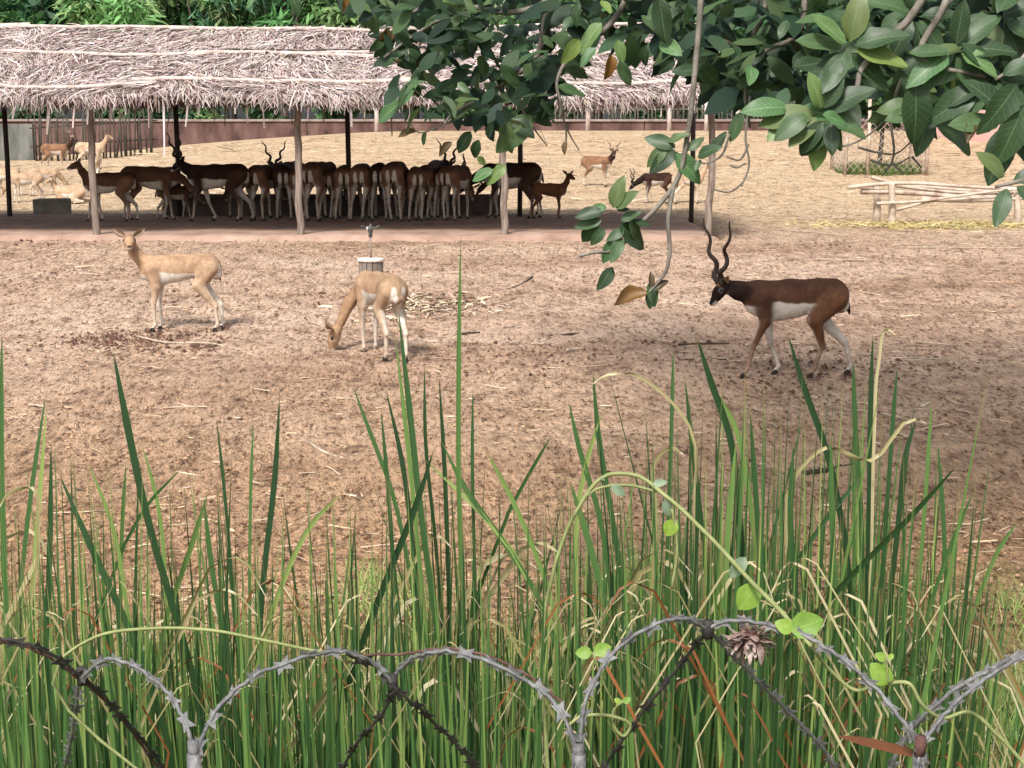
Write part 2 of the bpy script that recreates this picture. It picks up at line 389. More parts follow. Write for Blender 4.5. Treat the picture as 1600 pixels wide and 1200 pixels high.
wall_run('concrete_wall', (-22, 50), (-15.55, 50.6), 1.42, .3, MAT['grey_wall'], 'mouldy dark grey concrete wall stub beside the far wood stakes', 'wall', False, 8.0)
wall_run('pink_wall', (13.3, 49.5), (17.5, 33.0), 4.2, .25, MAT['pink'], 'tall pink plastered wall at the side of the field', 'wall', True, 30.0, -.2)
# pale fence posts standing in front of the far wall
for k, px in enumerate((588, 918, 1045, 1103, 1152, 1210)):
    p = at_y(px, 200, 54.6)
    zb = gz(p.x, 54.6)-.1; h = random.uniform(.85, 1.15)
    o = MB().tube([(p.x, 54.6, zb), (p.x+.02, 54.6, zb+h*.6), (p.x, 54.6, zb+h)], [.085, .08, .07], 7, wob=.06).build('fence_post', MAT['pole'], None, True)
    tag(o, 'short pale wooden post standing before the low far wall', 'fence post', 'pale posts along the far wall')
# upright dark stakes beside the grey wall stub and behind the wall
def stake_fence(name, x0, x1, y, h0, h1, n, mat, label, lean=.08):
    r = empty(name, ((x0+x1)/2, y, gz((x0+x1)/2, y)-.05)); tag(r, label, 'fence')
    for i in range(n):
        x = x0+(x1-x0)*(i+.5)/n+random.uniform(-.05, .05); zb = gz(x, y)-.08; h = random.uniform(h0, h1); l = random.gauss(0, lean)
        MB().tube([(x, y+random.uniform(-.06, .06), zb), (x+l*.5, y, zb+h*.5), (x+l, y+.03, zb+h)], [.035, .03, .022], 5, wob=.1).build('stake', mat, r, True)
    for zf in (.35, .8):
        MB().tube([(x0-.1, y+.05, gz(x0, y)+h0*zf), (x1+.1, y+.05, gz(x1, y)+h0*zf)], .025, 5).build('rail', mat, r, True)
    return r
stake_fence('stake_fence', -15.3, -11.4, 49.6, 1.3, 1.9, 34, MAT['far_bark'], 'leaning fence of dark thin wooden stakes beside the grey wall stub')
stake_fence('picket_fence', 1.2, 12.6, 57.6, 2.2, 2.7, 70, MAT['bark'], 'row of grey pickets rising behind the low far wall', .03)

# ---------------------------------------------------------------- trees behind the wall
GREENS = [(.020, .060, .026), (.035, .095, .035), (.055, .135, .045), (.085, .18, .06), (.045, .10, .055), (.12, .20, .075)]
def crown_mesh(c, rad, n, size, bright=1.0, elong=2.4, blobs=14, droop=.35):
    bc = rng.normal(0, 1, (blobs, 3)); bc = unit(bc)*(rng.random((blobs, 1))**.5)*np.array(rad)*.8
    br = rng.uniform(.28, .52, blobs)*min(rad)
    k = rng.integers(0, blobs, n)
    off = unit(rng.normal(0, 1, (n, 3)))*(rng.random((n, 1))**.45)
    P = np.array(c)+bc[k]+off*br[k][:, None]*np.array([1.15, 1.15, .9])
    D = unit(off + rng.normal(0, .6, (n, 3)) + np.array([0, 0, -droop])); N = unit(rng.normal(0, .7, (n, 3))+off+np.array([0, 0, .6]))
    tone = np.array([GREENS[i] for i in rng.integers(0, 6, blobs)])[k]*bright*(1+rng.normal(0, .2, (n, 1)))
    L = rng.uniform(.6, 1.3, n)*size
    return strips(P, D, N, L, L/elong, .3, 2, .15, np.clip(tone, .01, .5), shape=[.35, 1, .08])
def bg_tree(name, x, y, h, rad, n, size, bright, label, group=None, stems=3, elong=2.6):
    zb = gz(x, y)-.1; r = empty(name, (x, y, zb)); tag(r, label, 'tree', group)
    mb = MB()
    for s in range(stems):
        a = random.uniform(0, 6.28); q = random.uniform(.2, 1)*rad[0]*.55
        top = Vector((x+math.cos(a)*q, y+math.sin(a)*q*.5, zb+h*random.uniform(.75, .95)))
        p0 = Vector((x+math.cos(a)*.12, y+math.sin(a)*.1, zb))
        mb.tube(smooth_path([p0, p0.lerp(top, .45)+Vector((random.uniform(-.15, .15), 0, .2)), top], 4), list(np.linspace(.12, .03, 9)), 6)
    mb.build('trunk', MAT['far_bark'], r, True)
    V, F, C = crown_mesh((x, y, zb+h*.62), rad, n, size, bright, elong)
    o = link('crown', mesh('crown', V, F, False, C), r, MAT['foliage'])
    return r
rows = []
xx = -31.0; i = 0
kinds = [('bushy_tree', 'dense mid green feathery tree rising behind the thatched roof and low wall', 1.25, 4.2),
         ('dark_tree', 'dense blue green tree rising behind the thatched roof and low wall', .75, 2.6),
         ('bamboo_clump', 'yellow green bamboo like clump rising behind the thatched roof and low wall', 1.7, 6.0)]
while xx < 33:
    k = [0, 1, 0, 2, 1, 0, 2][i % 7]; nm, lb, br, el = kinds[k]
    h = random.uniform(7.0, 9.5); rx = random.uniform(2.6, 3.5)
    bg_tree(nm, xx, 62+random.uniform(-1.5, 2.5), h, (rx, 2.0, h*.46), 5200, random.uniform(.42, .58), br*1.75, lb, nm.replace('_', ' ')+'s behind the wall', 4, el)
    xx += rx*1.05; i += 1
xx = -32.0
while xx < 34:
    h = random.uniform(9, 11.5); rx = random.uniform(3.0, 3.8)
    bg_tree('tall_tree', xx, 68+random.uniform(-1, 1), h, (rx, 1.8, h*.48), 3600, .62, 1.0, 'tall dark tree standing behind the row of feathery trees', 'tall trees at the back', 3, 2.4)
    xx += rx*1.15
# low dark shrubs right behind the wall
xx = -30.0
while xx < 22:
    rx = random.uniform(1.1, 1.7); y = 58.6+random.uniform(-.3, .5); zb = gz(xx, y)-.05
    r = empty('shrub', (xx, y, zb)); tag(r, 'round leafy shrub growing close behind the low far wall', 'shrub', 'shrubs behind the far wall')
    MB().tube([(xx, y, zb), (xx+.1, y, zb+.6), (xx, y, zb+1.4)], [.06, .05, .03], 6).build('stem', MAT['far_bark'], r, True)
    V, F, C = crown_mesh((xx, y, zb+1.25), (rx, .9, 1.15), 1300, .30, random.uniform(.7, 1.5), 2.2, 8)
    link('foliage', mesh('foliage', V, F, False, C), r, MAT['foliage']); xx += rx*1.5

# ---------------------------------------------------------------- thatched shed
shed = empty('thatched_shed', (-3.5, 22.75, 0)); tag(shed, 'long open sided shed with pale thatched roof sheltering the herd', 'shed')
EY0, EZ, RY, RZ, EY1 = 20.25, 1.83, 22.85, 2.81, 25.7
SX0, SX1 = -11.3, 2.82
def slope_pt(x, v, back=False, lift=0.0):
    y = RY+((EY1 if back else EY0)-RY)*v; z = RZ+(EZ-RZ)*v+lift
    z = z+.035*np.sin(x*1.7+v*3)*(.3+v*.5)
    return np.stack([x+0*v, y, z], -1)
# roof base sheet, 6 cm thick
xs = np.linspace(SX0, SX1, 90); vv = np.linspace(0, 1, 12)
for bk in (False, True):
    A, B = np.meshgrid(xs, vv); P = slope_pt(A, B, bk, -.03); P2 = P.copy(); P2[..., 2] -= .06
    I = np.arange(A.size).reshape(A.shape); Fq = np.stack([I[:-1, :-1], I[:-1, 1:], I[1:, 1:], I[1:, :-1]], -1).reshape(-1, 4)
    if 'thatch_base' not in MAT: MAT['thatch_base'] = M_noise('old_thatch', [(.3, (.09, .06, .05)), (.7, (.26, .20, .18))], 9, .95, (1, 1, 1), .8, .03)
    link('thatch_bed', mesh('thatch_bed', np.concatenate([P.reshape(-1, 3), P2.reshape(-1, 3)]), np.concatenate([Fq, Fq[:, ::-1]+A.size])), shed, MAT['thatch_base'])
TH = [(.50, .41, .395), (.58, .49, .475), (.43, .34, .325), (.32, .24, .22), (.65, .57, .55), (.11, .07, .06), (.48, .39, .36)]
def thatch(n, back, part):
    x = rng.uniform(SX0, SX1, n); v = rng.random(n)*.97
    P = slope_pt(x, v, back, 0); sgn = 1 if back else -1
    dn = np.array([0, sgn*(RY-EY0), EZ-RZ]); dn = dn/np.linalg.norm(dn); nrm = np.array([0, -dn[2]*sgn*-1, 0])
    nrm = np.array([0, sgn*(RZ-EZ), (RY-EY0)]); nrm = nrm/np.linalg.norm(nrm)
    # neighbouring strips lie in sheaves that share a direction
    swirl = fbm(x*1.0, v*2.6, 21 if back else 22, 3, .8)*3.4
    ang = swirl + rng.normal(0, .45, n); wild = rng.random(n) < .16; ang = np.where(wild, rng.uniform(-1.5, 1.5, n), ang)
    D = np.cos(ang)[:, None]*dn + np.sin(ang)[:, None]*np.array([1, 0, 0]) + nrm*rng.uniform(-.02, .16, n)[:, None]
    lift = rng.uniform(-.035, .075, n)
    P = P + nrm*lift[:, None]
    L = rng.uniform(.14, .44, n); W = rng.uniform(.008, .021, n)
    C = 1.12*palette(TH, n, .16)*np.clip(.80+lift[:, None]*3.2, .6, 1.05)  # deeper strips darker: shade between the layers put into the colour
    N = nrm + rng.normal(0, .35, (n, 3))
    V, F, C = strips(P, D, N, L, W, rng.uniform(.05, .5, n), 2, .25, C)
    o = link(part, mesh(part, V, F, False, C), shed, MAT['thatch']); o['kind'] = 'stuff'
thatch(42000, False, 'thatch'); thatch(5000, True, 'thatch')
for bk in (False, True):                                  # ragged fringe under both eaves
    n = 4200; x = rng.uniform(SX0, SX1, n); dens = fbm(x, x*0+3, 31, 4, 1.5)
    v = rng.uniform(.93, 1.02, n); P = slope_pt(x, v, bk, .0) + rng.normal(0, .02, (n, 3))
    sgn = 1 if bk else -1
    ang = rng.normal(0, .35, n)+dens*.6
    D = np.stack([np.sin(ang), sgn*rng.uniform(.05, .5, n), -np.cos(ang)*.9], -1)
    L = rng.uniform(.05, .17, n)*(1+.9*dens)
    V, F, C = strips(P, D, np.stack([rng.normal(0, .4, n), np.full(n, sgn*1.0), rng.normal(.2, .3, n)], -1), L, rng.uniform(.008, .022, n), rng.uniform(-.1, .3, n), 2, .3, palette(TH, n, .15))
    o = link('eave_fringe', mesh('eave_fringe', V, F, False, C), shed, MAT['thatch']); o['kind'] = 'stuff'
# single long ribbons that hang below the eave
for px, py, Y in [(232, 200, 20.3), (255, 245, 20.3), (267, 200, 25.2), (78, 210, 20.3), (118, 200, 20.3), (138, 195, 20.3), (175, 190, 20.3), (295, 198, 20.3), (335, 190, 25.2), (352, 196, 25.2),
                  (384, 192, 20.3), (410, 200, 20.3), (430, 178, 20.3), (456, 196, 25.2), (483, 186, 20.3), (505, 190, 25.2), (520, 180, 20.3), (547, 198, 20.3), (570, 184, 20.3), (603, 196, 25.2), (640, 188, 20.3), (610, 212, 25.2),
                  (955, 170, 20.3), (962, 165, 20.3), (1005, 178, 20.3), (1018, 172, 25.2), (1035, 182, 20.3), (1047, 175, 20.3), (1060, 160, 25.2), (985, 160, 20.3), (22, 185, 20.3), (48, 190, 25.2), (62, 180, 20.3), (195, 180, 20.3), (212, 186, 25.2), (312, 180, 20.3), (365, 178, 20.3)]:
    a = at_y(px, 152, Y); e = at_y(px+random.uniform(-5, 5), py, Y); a.z = EZ+.02
    V, F, C = strips([a], [e-a], [(random.uniform(-.5, .5), -1, .1)], (e-a).length, random.uniform(.022, .05), random.uniform(-.06, .08), 4, .5, palette(TH[:5], 1))
    link('hanging_ribbon', mesh('hanging_ribbon', V, F, False, C), shed, MAT['thatch'])
# battens across the thatch, a little crooked
def batten(y_px, v, x0, x1, r=.032, drop=0.0, n=18, mat='pole'):
    x = np.linspace(x0, x1, n); wob = np.cumsum(rng.normal(0, .006, n)); P = slope_pt(x, np.clip(v+wob+drop*np.linspace(0, 1, n), -.02, 1.05), False, .065)
    return MB().tube(smooth_path([tuple(p) for p in P], 2), r, 6, wob=.12).build('batten', MAT[mat], shed, True)
for v, r in ((.03, .028), (.44, .028), (.87, .030)):
    cuts = [SX0+.05, -7.9+random.uniform(-.3, .3), -4.6+random.uniform(-.5, .5), -1.2+random.uniform(-.4, .4), SX1-.05]
    for a, b_ in zip(cuts[:-1], cuts[1:]): batten(0, v+random.uniform(-.012, .012), a-.2, b_+.15, r)
batten(0, .46, -3.4, -1.2, .026, -.13, 10, 'dark_post'); batten(0, .47, -3.2, -1.3, .022, -.10, 10, 'pole'); batten(0, .40, -4.0, -3.0, .016, .03, 8, 'dark_post')
batten(0, -.01, SX0, -7.0, .03)
# posts: crooked wooden ones in front, dark ones behind
for px, yb in ((-170, 372), (150, 368), (470, 370), (788, 370), (1108, 362)):
    X = at_y(px, yb, 20.78).x; pts = [(X+random.uniform(-.022, .022), 20.78+random.uniform(-.02, .02), z) for z in np.linspace(-.12, 1.92, 9)]
    MB().tube(smooth_path(pts, 3), list(np.linspace(.052, .042, 25)), 10, wob=.09).build('front_post', MAT['post'], shed, True)
for px in (-250, 15, 280, 545, 812, 1080):
    X = at_y(px, 333, 24.85).x
    MB().tube([(X, 24.85, -.1), (X+.01, 24.85, .9), (X, 24.85, 1.98)], .040, 10).build('back_post', MAT['dark_post'], shed, True)
for Y, z in ((20.78, 1.93), (24.85, 1.98), (22.85, 2.66)):
    MB().tube([(x, Y, z+random.uniform(-.01, .01)) for x in np.linspace(SX0+.1, SX1-.1, 9)], .045, 8).build('beam', MAT['dark_post'], shed, True)
for X in np.arange(SX0+.3, SX1, 1.32):
    for s in (0, 1):
        A = slope_pt(np.array(X), np.array(0.02), bool(s), -.13); B = slope_pt(np.array(X), np.array(.99), bool(s), -.13)
        MB().tube([tuple(A), tuple(B)], .032, 6).build('rafter', MAT['dark_post'], shed, True)
# ---------------------------------------------------------------- troughs
MAT['dark_concrete'] = M_noise('dirty_dark_concrete', [(.25, (.05, .038, .033)), (.5, (.11, .085, .073)), (.8, (.20, .16, .14))], 4, .95)
def trough(name, x0, x1, y0, y1, zb, h, wall, label, rz=0.0):
    cx, cy = (x0+x1)/2, (y0+y1)/2; r = empty(name, (cx, cy, zb), rz); tag(r, label, 'trough')
    def b_(nm, c, s): bevel(MB().box(c, s, 0, .006).build(nm, MAT['concrete'] if x1-x0 < 1 else MAT['dark_concrete'], r, False, False), .012)
    W, D = x1-x0, y1-y0
    b_('floor_slab', (0, 0, h*.2), (W-.01, D-.01, h*.4))
    for s in (-1, 1):
        b_('long_wall', (0, s*(D/2-wall/2), h/2), (W, wall, h)); b_('end_wall', (s*(W/2-wall/2), 0, h/2-.003), (wall, D-wall*2+.004, h-.006))
    return r
X0, X1 = at_y(258, 330, 25.1).x, at_y(782, 330, 25.1).x
trough('feeding_trough', X0, X1, 25.0, 25.6, -.02, .34, .09, 'long concrete feeding trough under the thatched roof')
p = on_ground(77, 338); trough('water_trough', p.x-.27, p.x+.27, p.y, p.y+.4, gz(p.x, p.y)-.02, .30, .05, 'small grey concrete water trough beside the shed', R(3))

# ================================================================ ANTELOPES
def rc_sdf(P, a, b, ra, rb, ys):
    """distance to a round cone; ys > 1 makes it narrower sideways"""
    a = np.array(a, float); b = np.array(b, float); S = np.array([1, ys, 1])
    d = (b-a)*S; L2 = max(float(d@d), 1e-8); q = (P-a)*S
    h = np.clip((q@d)/L2, 0, 1)
    return np.linalg.norm(q-h[..., None]*d, axis=-1) - (ra+(rb-ra)*h)
def surface_nets(V, org, h):
    s = V < 0; nx, ny, nz = V.shape
    c = np.zeros((nx-1, ny-1, nz-1), int)
    for i in (0, 1):
        for j in (0, 1):
            for k in (0, 1): c += s[i:nx-1+i, j:ny-1+j, k:nz-1+k]
    act = (c > 0) & (c < 8); idx = -np.ones(act.shape, int); A = np.argwhere(act); idx[act] = np.arange(len(A))
    acc = np.zeros((len(A), 3)); cnt = np.zeros(len(A)); a0, a1, a2 = A.T
    for ax in range(3):
        o1, o2 = [q for q in range(3) if q != ax]
        for p in (0, 1):
            for q in (0, 1):
                off = np.zeros(3, int); off[o1] = p; off[o2] = q; off2 = off.copy(); off2[ax] = 1
                v0 = V[a0+off[0], a1+off[1], a2+off[2]]; v1 = V[a0+off2[0], a1+off2[1], a2+off2[2]]
                cr = (v0 < 0) != (v1 < 0); tt = np.where(cr, v0/np.where(cr, v0-v1, 1), 0)
                pos = np.tile(off.astype(float), (len(A), 1)); pos[:, ax] += tt
                acc += pos*cr[:, None]; cnt += cr
    verts = org + h*(A + acc/cnt[:, None]); F = []
    for ax in range(3):
        o1, o2 = (ax+1) % 3, (ax+2) % 3
        sl0 = [slice(1, None)]*3; sl0[ax] = slice(0, -1)
        lo = [slice(1, n-1) for n in V.shape]; lo[ax] = slice(0, V.shape[ax]-1)
        hi = list(lo); hi[ax] = slice(1, V.shape[ax])
        sa, sb = s[tuple(lo)], s[tuple(hi)]; E = np.argwhere(sa != sb); fl = sa[sa != sb]
        base = E.copy(); base[:, o1] += 1; base[:, o2] += 1
        def cell(d1, d2):
            b = base.copy(); b[:, o1] += d1; b[:, o2] += d2; return idx[b[:, 0], b[:, 1], b[:, 2]]
        q = np.stack([cell(-1, -1), cell(0, -1), cell(0, 0), cell(-1, 0)], 1); q[~fl] = q[~fl][:, ::-1]; F.append(q)
    return verts, np.concatenate(F)
def sst(x, a, b): t = np.clip((x-a)/(b-a), 0, 1); return t*t*(3-2*t)

WHITE = (.72, .66, .60)
COATS = {
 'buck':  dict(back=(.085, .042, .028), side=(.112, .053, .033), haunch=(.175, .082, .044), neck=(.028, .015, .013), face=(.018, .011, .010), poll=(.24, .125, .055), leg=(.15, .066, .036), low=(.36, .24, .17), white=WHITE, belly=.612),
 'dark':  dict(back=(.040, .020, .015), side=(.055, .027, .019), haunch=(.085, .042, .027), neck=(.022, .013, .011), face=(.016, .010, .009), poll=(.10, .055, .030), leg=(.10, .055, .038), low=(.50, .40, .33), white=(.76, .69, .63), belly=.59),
 'young': dict(back=(.25, .135, .075), side=(.26, .14, .08), haunch=(.27, .15, .085), neck=(.040, .020, .016), face=(.045, .024, .018), poll=(.26, .15, .08), leg=(.30, .18, .11), low=(.60, .48, .38), white=WHITE, belly=.575),
 'doe':   dict(back=(.42, .275, .175), side=(.47, .315, .205), haunch=(.48, .325, .215), neck=(.39, .245, .145), face=(.42, .265, .165), poll=(.32, .19, .11), leg=(.54, .385, .27), low=(.66, .54, .43), white=(.76, .70, .63), belly=.60),
 'pale':  dict(back=(.52, .36, .24), side=(.57, .40, .27), haunch=(.58, .42, .29), neck=(.52, .36, .24), face=(.52, .37, .25), poll=(.45, .30, .19), leg=(.64, .50, .38), low=(.70, .59, .48), white=(.80, .74, .67), belly=.60),
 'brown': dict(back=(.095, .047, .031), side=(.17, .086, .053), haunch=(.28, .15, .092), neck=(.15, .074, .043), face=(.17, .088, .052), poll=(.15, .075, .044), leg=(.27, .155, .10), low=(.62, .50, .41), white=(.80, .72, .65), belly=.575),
 'fawn':  dict(back=(.18, .075, .038), side=(.20, .085, .043), haunch=(.20, .088, .046), neck=(.17, .072, .037), face=(.14, .062, .034), poll=(.14, .06, .033), leg=(.17, .080, .047), low=(.20, .11, .075), white=(.42, .28, .2), belly=.50)}
def V3(*a): return np.array(a, float)
def make_antelope(kind, coat, head, hd, feet, hu=None, neck_mid=None, h=.009, bulk=1.0, horns=None, fawn=False, lying=False, footy=None, horn_mat='horn', tail_dir=(-.25, 0, -1), head_k=1.0):
    """template of one pose: head = poll position, hd = nose direction, feet = x of fl, fr, hl, hr hooves (x forward, y left)"""
    K = COATS[coat]; pr = []     # (a, b, ra, rb, yscale, k, tag, side)
    def add(a, b, ra, rb, ys, k, tg, sd=0): pr.append((V3(*a), V3(*b), ra, rb, ys, k, tg, sd))
    B = bulk
    dz = (1-B)*.13
    add((.26, 0, .625+dz), (.04, 0, .622+dz), .140*B, .144*B, 1.28, .05, 'torso')
    add((.04, 0, .622+dz), (-.18, 0, .655+dz), .144*B, .116*B, 1.24, .05, 'torso')
    add((-.18, 0, .655+dz), (-.29, 0, .655), .116*B, .125*B, 1.2, .05, 'torso')
    add((.31, 0, .70), (.05, 0, .715), .062*B, .058*B, 1.2, .05, 'torso')
    add((.05, 0, .715), (-.30, 0, .720), .058*B, .068*B, 1.0, .05, 'torso')
    add((.33, 0, .59), (.20, 0, .545), .085*B, .10*B, 1.1, .05, 'torso')
    add((.12, 0, .56+dz), (-.12, 0, .60+dz), .108*B, .088*B, 1.12, .05, 'torso')
    add((-.33, 0, .65), (-.36, 0, .58), .10*B, .07*B, 1.1, .04, 'rump')
    legs = {}
    fy = footy or (.075, -.075, .075, -.075)
    for i, (nm, sd, front) in enumerate((('fl', 1, 1), ('fr', -1, 1), ('hl', 1, 0), ('hr', -1, 0))):
        fx = feet[i]; y = fy[i]; lf = 0.0
        if isinstance(fx, tuple): fx, lf = fx
        if lying:
            if front:
                S = V3(.27, sd*.09, .60); E = V3(.20, sd*.12, .44); Kn = V3(.40, sd*.12, .40); Ft = V3(.24, sd*.12, .385); Ho = V3(.19, sd*.12, .385)
            else:
                S = V3(-.26, sd*.09, .62); E = V3(-.06, sd*.15, .46); Kn = V3(-.36, sd*.16, .42); Ft = V3(-.16, sd*.17, .39); Ho = V3(-.11, sd*.17, .385)
        elif front:
            S = V3(.27, sd*.078, .62); E = V3(.235+.18*(fx-.27), sd*.082, .455)
            Ft = V3(fx-.012, y, .075+lf); Kn = E*.48+Ft*.52+V3(.022+.10*lf*3, 0, 0); Ho = V3(fx+.02, y, .03+lf)
        else:
            S = V3(-.27, sd*.075, .62); E = V3(-.185+.22*(fx+.33), sd*.092, .475)
            Ft = V3(fx-.008, y, .075+lf); Kn = E*.42+Ft*.58+V3(-.058, 0, .015); Ho = V3(fx+.022, y, .03+lf)
        if front:
            add(S, E, .082*B, .046, 1.35, .035, 'shoulder', sd); add(E, Kn, .041, .0235, 1.05, .02, 'leg', sd)
        else:
            add(V3(S[0]-.02, S[1]*.8, S[2]+.02), E, .118*B, .070*B, 1.28, .04, 'haunch', sd); add(E, Kn, .062, .0245, 1.15, .025, 'leg', sd)
            add(Kn+V3(.0, 0, .02), Kn+V3(-.012, 0, -.005), .024, .022, 1, .015, 'leg', sd)
        add(Kn, Ft, .0215, .0155, 1, .012, 'low', sd); add(Ft, Ho, .0185, .0185, 1, .012, 'low', sd)
        legs[nm] = (Ho, lf)
    C = V3(*head); hd = unit(V3(*hd)); up0 = V3(0, 0, 1) if hu is None else V3(*hu)
    sv = unit(np.cross(up0, hd)); hu_ = np.cross(hd, sv)
    nb = V3(.33, 0, .675); nm_ = V3(*neck_mid) if neck_mid is not None else (nb*.5+(C-hd*.01)*.5+V3(0, 0, -.012))
    thick = 1.0 if coat in ('buck', 'dark', 'young') else .82
    add(nb, nm_, .100*B, .072*thick, 1.25, .05, 'neck'); add(nm_, C-hu_*.012-hd*.01, .072*thick, .050*thick, 1.15, .035, 'neck2')
    q = head_k
    add(C, C+hd*.075*q, .052*q, .045*q, 1.12 if abs(hd[1]) < .5 else 1.0, .03, 'head'); add(C+hd*.075*q-hu_*.004, C+hd*.165*q-hu_*.014*q, .042*q, .0245*q, 1.05, .02, 'muzzle')
    add(C+hd*.03*q-hu_*.03*q, C+hd*.15*q-hu_*.028*q, .030*q, .016*q, 1.1, .02, 'jaw')
    pts = np.array([p[0] for p in pr]+[p[1] for p in pr]); lo = pts.min(0)-.19; hi = pts.max(0)+.19
    org = lo; n = np.ceil((hi-lo)/h).astype(int)+1
    G = np.full(tuple(n), 1.0)
    ax = [org[i]+h*np.arange(n[i]) for i in range(3)]
    for a, b_, ra, rb, ys, k, tg, sd in pr:
        m_ = max(ra, rb)+k+.03; l = np.clip(((np.minimum(a, b_)-m_-org)/h).astype(int), 0, n-1); u = np.clip(((np.maximum(a, b_)+m_-org)/h).astype(int)+2, 1, n)
        P = np.stack(np.meshgrid(*[ax[i][l[i]:u[i]] for i in range(3)], indexing='ij'), -1)
        d = rc_sdf(P, a, b_, ra, rb, ys); S_ = tuple(slice(l[i], u[i]) for i in range(3)); g = G[S_]
        hh = np.clip(.5+.5*(g-d)/k, 0, 1); G[S_] = g*(1-hh)+d*hh-k*hh*(1-hh)
    Vt, F = surface_nets(G, org, h)
    # ---- coat: which part of the body each point belongs to
    D = np.stack([rc_sdf(Vt, a, b_, ra, rb, ys) for a, b_, ra, rb, ys, *_ in pr], 1)
    wgt = np.exp(-np.clip(D-D.min(1, keepdims=True), 0, 1)/.012); wgt /= wgt.sum(1, keepdims=True)
    tags = [p[6] for p in pr]
    base = {'torso': K['side'], 'rump': K['haunch'], 'shoulder': tuple(np.array(K['side'])*.72+np.array(K['neck'])*.28), 'haunch': K['haunch'], 'leg': K['leg'], 'low': K['low'], 'neck': K['neck'], 'neck2': K['neck'], 'head': K['face'], 'muzzle': K['face'], 'jaw': K['face']}
    c = wgt @ np.array([base[g] for g in tags])
    W = {g: wgt[:, [i for i, q_ in enumerate(tags) if q_ == g]].sum(1) for g in set(tags)}
    fn = np.zeros_like(Vt); tri = Vt[F]; nn = np.cross(tri[:, 2]-tri[:, 0], tri[:, 3]-tri[:, 1])
    for i in range(4): np.add.at(fn, F[:, i], nn)
    fn = unit(fn); x, y, z = Vt.T
    wob = .003*np.sin(x*31)+.0025*np.sin(x*67+1)+.012*np.sin(x*7+2)
    def put(f, colr): 
        nonlocal c; c = c*(1-f[:, None])+np.array(colr)*f[:, None]
    body = W['torso']+W['shoulder']*.9+W['haunch']*.9+W['rump']
    put(np.clip(body, 0, 1)*sst(z, .66, .75)*.8, K['back'])
    flank = W['torso']; side_x = sst(x, -.20, -.165)*(1-sst(x, .20, .235))
    put(flank*side_x*(1-sst(z+wob, K['belly']-.008, K['belly']+.010)), K['white'])
    put(np.clip(W['torso'], 0, 1)*(1-sst(z, .475, .53)), K['white'])
    # breast below the neck
    put(np.clip(W['torso'], 0, 1)*sst(x, .27, .33)*(1-sst(z, .565, .59)), K['white'])
    # inside of the legs, and their back edge
    for tg_, amt in (('leg', .95), ('low', .7), ('shoulder', .9), ('haunch', .95)):
        for i, p in enumerate(pr):
            if p[6] == tg_:
                a, b_ = p[0], p[1]; dd = b_-a; tt = np.clip(((Vt-a)@dd)/(dd@dd), 0, 1); axy = a[1]+tt*dd[1]
                put(wgt[:, i]*amt*sst(-(y-axy)*p[7], .0, .012)*(sst(-z, -.60, -.55) if tg_ in ('shoulder', 'haunch') else 1), K['white'])
    # front edge of the legs stays pale
    put(W['leg']*sst(fn[:, 0], .55, .9)*.5, K['white'])
    if not fawn:
        patch = (W['rump']+W['haunch']+W['leg']*.7)*sst(-x, .30, .34)*sst(-fn[:, 0], .25, .5)*(1-sst(((np.abs(y)-.045)/.030)**2+((z-.575)/.115)**2, .8, 1.1))
        put(np.clip(patch*1.3, 0, 1), K['white'])
        put((W['leg']+W['haunch'])*sst(-fn[:, 0], .6, .9)*(1-sst(z, .50, .55))*.55, K['white'])
    # nape, eye ring, chin
    eye = [C+hd*.052*q+hu_*.012*q+sv*s*.044*q for s in (-1, 1)]
    hl = Vt-C; along = hl@hd; upc = hl@hu_
    put(np.clip(W['neck2']+W['head'], 0, 1)*sst(upc, .022, .045)*(1-sst(along, .03, .05)), K['poll'])
    if coat in ('buck', 'dark', 'young'):
        sidew = np.clip(W['neck']+W['neck2'], 0, 1); put(sidew*(1-sst(fn[:, 2], -.95, -.9))*0, K['white'])
        put(np.clip(W['neck'], 0, 1)*sst(fn[:, 2], .3, .8)*.7, K['back'])
    else:
        put(np.clip(W['neck']+W['neck2'], 0, 1)*sst(fn@(unit(V3(.2, 0, -1))), .45, .85)*.6, K['white'])
    for e in eye:
        r_ = np.linalg.norm(Vt-e, axis=1); put(np.clip(W['head']+W['muzzle']+W['jaw'], 0, 1)*(1-sst(r_, .018, .025))*.28, K['white'])
    put(np.clip(W['muzzle']+W['jaw'], 0, 1)*(sst(along, .125*q, .15*q))*(1-sst(upc, -.022*q, -.005*q)), K['white'])
    put(np.clip(W['jaw'], 0, 1)*sst(-upc, .03*q, .045*q)*.8, K['white'])
    put(np.clip(W['muzzle'], 0, 1)*sst(along, .168*q, .180*q)*sst(upc, -.016, -.006), (.02, .014, .013))
    me = mesh(kind+'_body', Vt, F, True, np.clip(c, .01, .9)); me.materials.append(MAT['coat'])
    parts = [('body', me)]
    for nm, (Ho, lf) in legs.items():
        mb = MB()
        for s in (-1, 1):
            y0 = Ho[1]+s*.010; x0 = Ho[0]-.004; zb = Ho[2]-.03
            mb.add([(x0-.020, y0-.009, zb), (x0-.020, y0+.009, zb), (x0+.036, y0+.006, zb), (x0+.036, y0-.006, zb), (x0-.018, y0-.010, zb+.042), (x0-.018, y0+.010, zb+.042), (x0+.012, y0+.010, zb+.046), (x0+.012, y0-.010, zb+.046)],
                   [(3, 2, 1, 0), (4, 5, 6, 7), (0, 1, 5, 4), (1, 2, 6, 5), (2, 3, 7, 6), (3, 0, 4, 7)])
        mh = mesh('hoof', np.array(mb.v), mb.f, False); mh.materials.append(MAT['hoof']); parts.append(('hoof', mh))
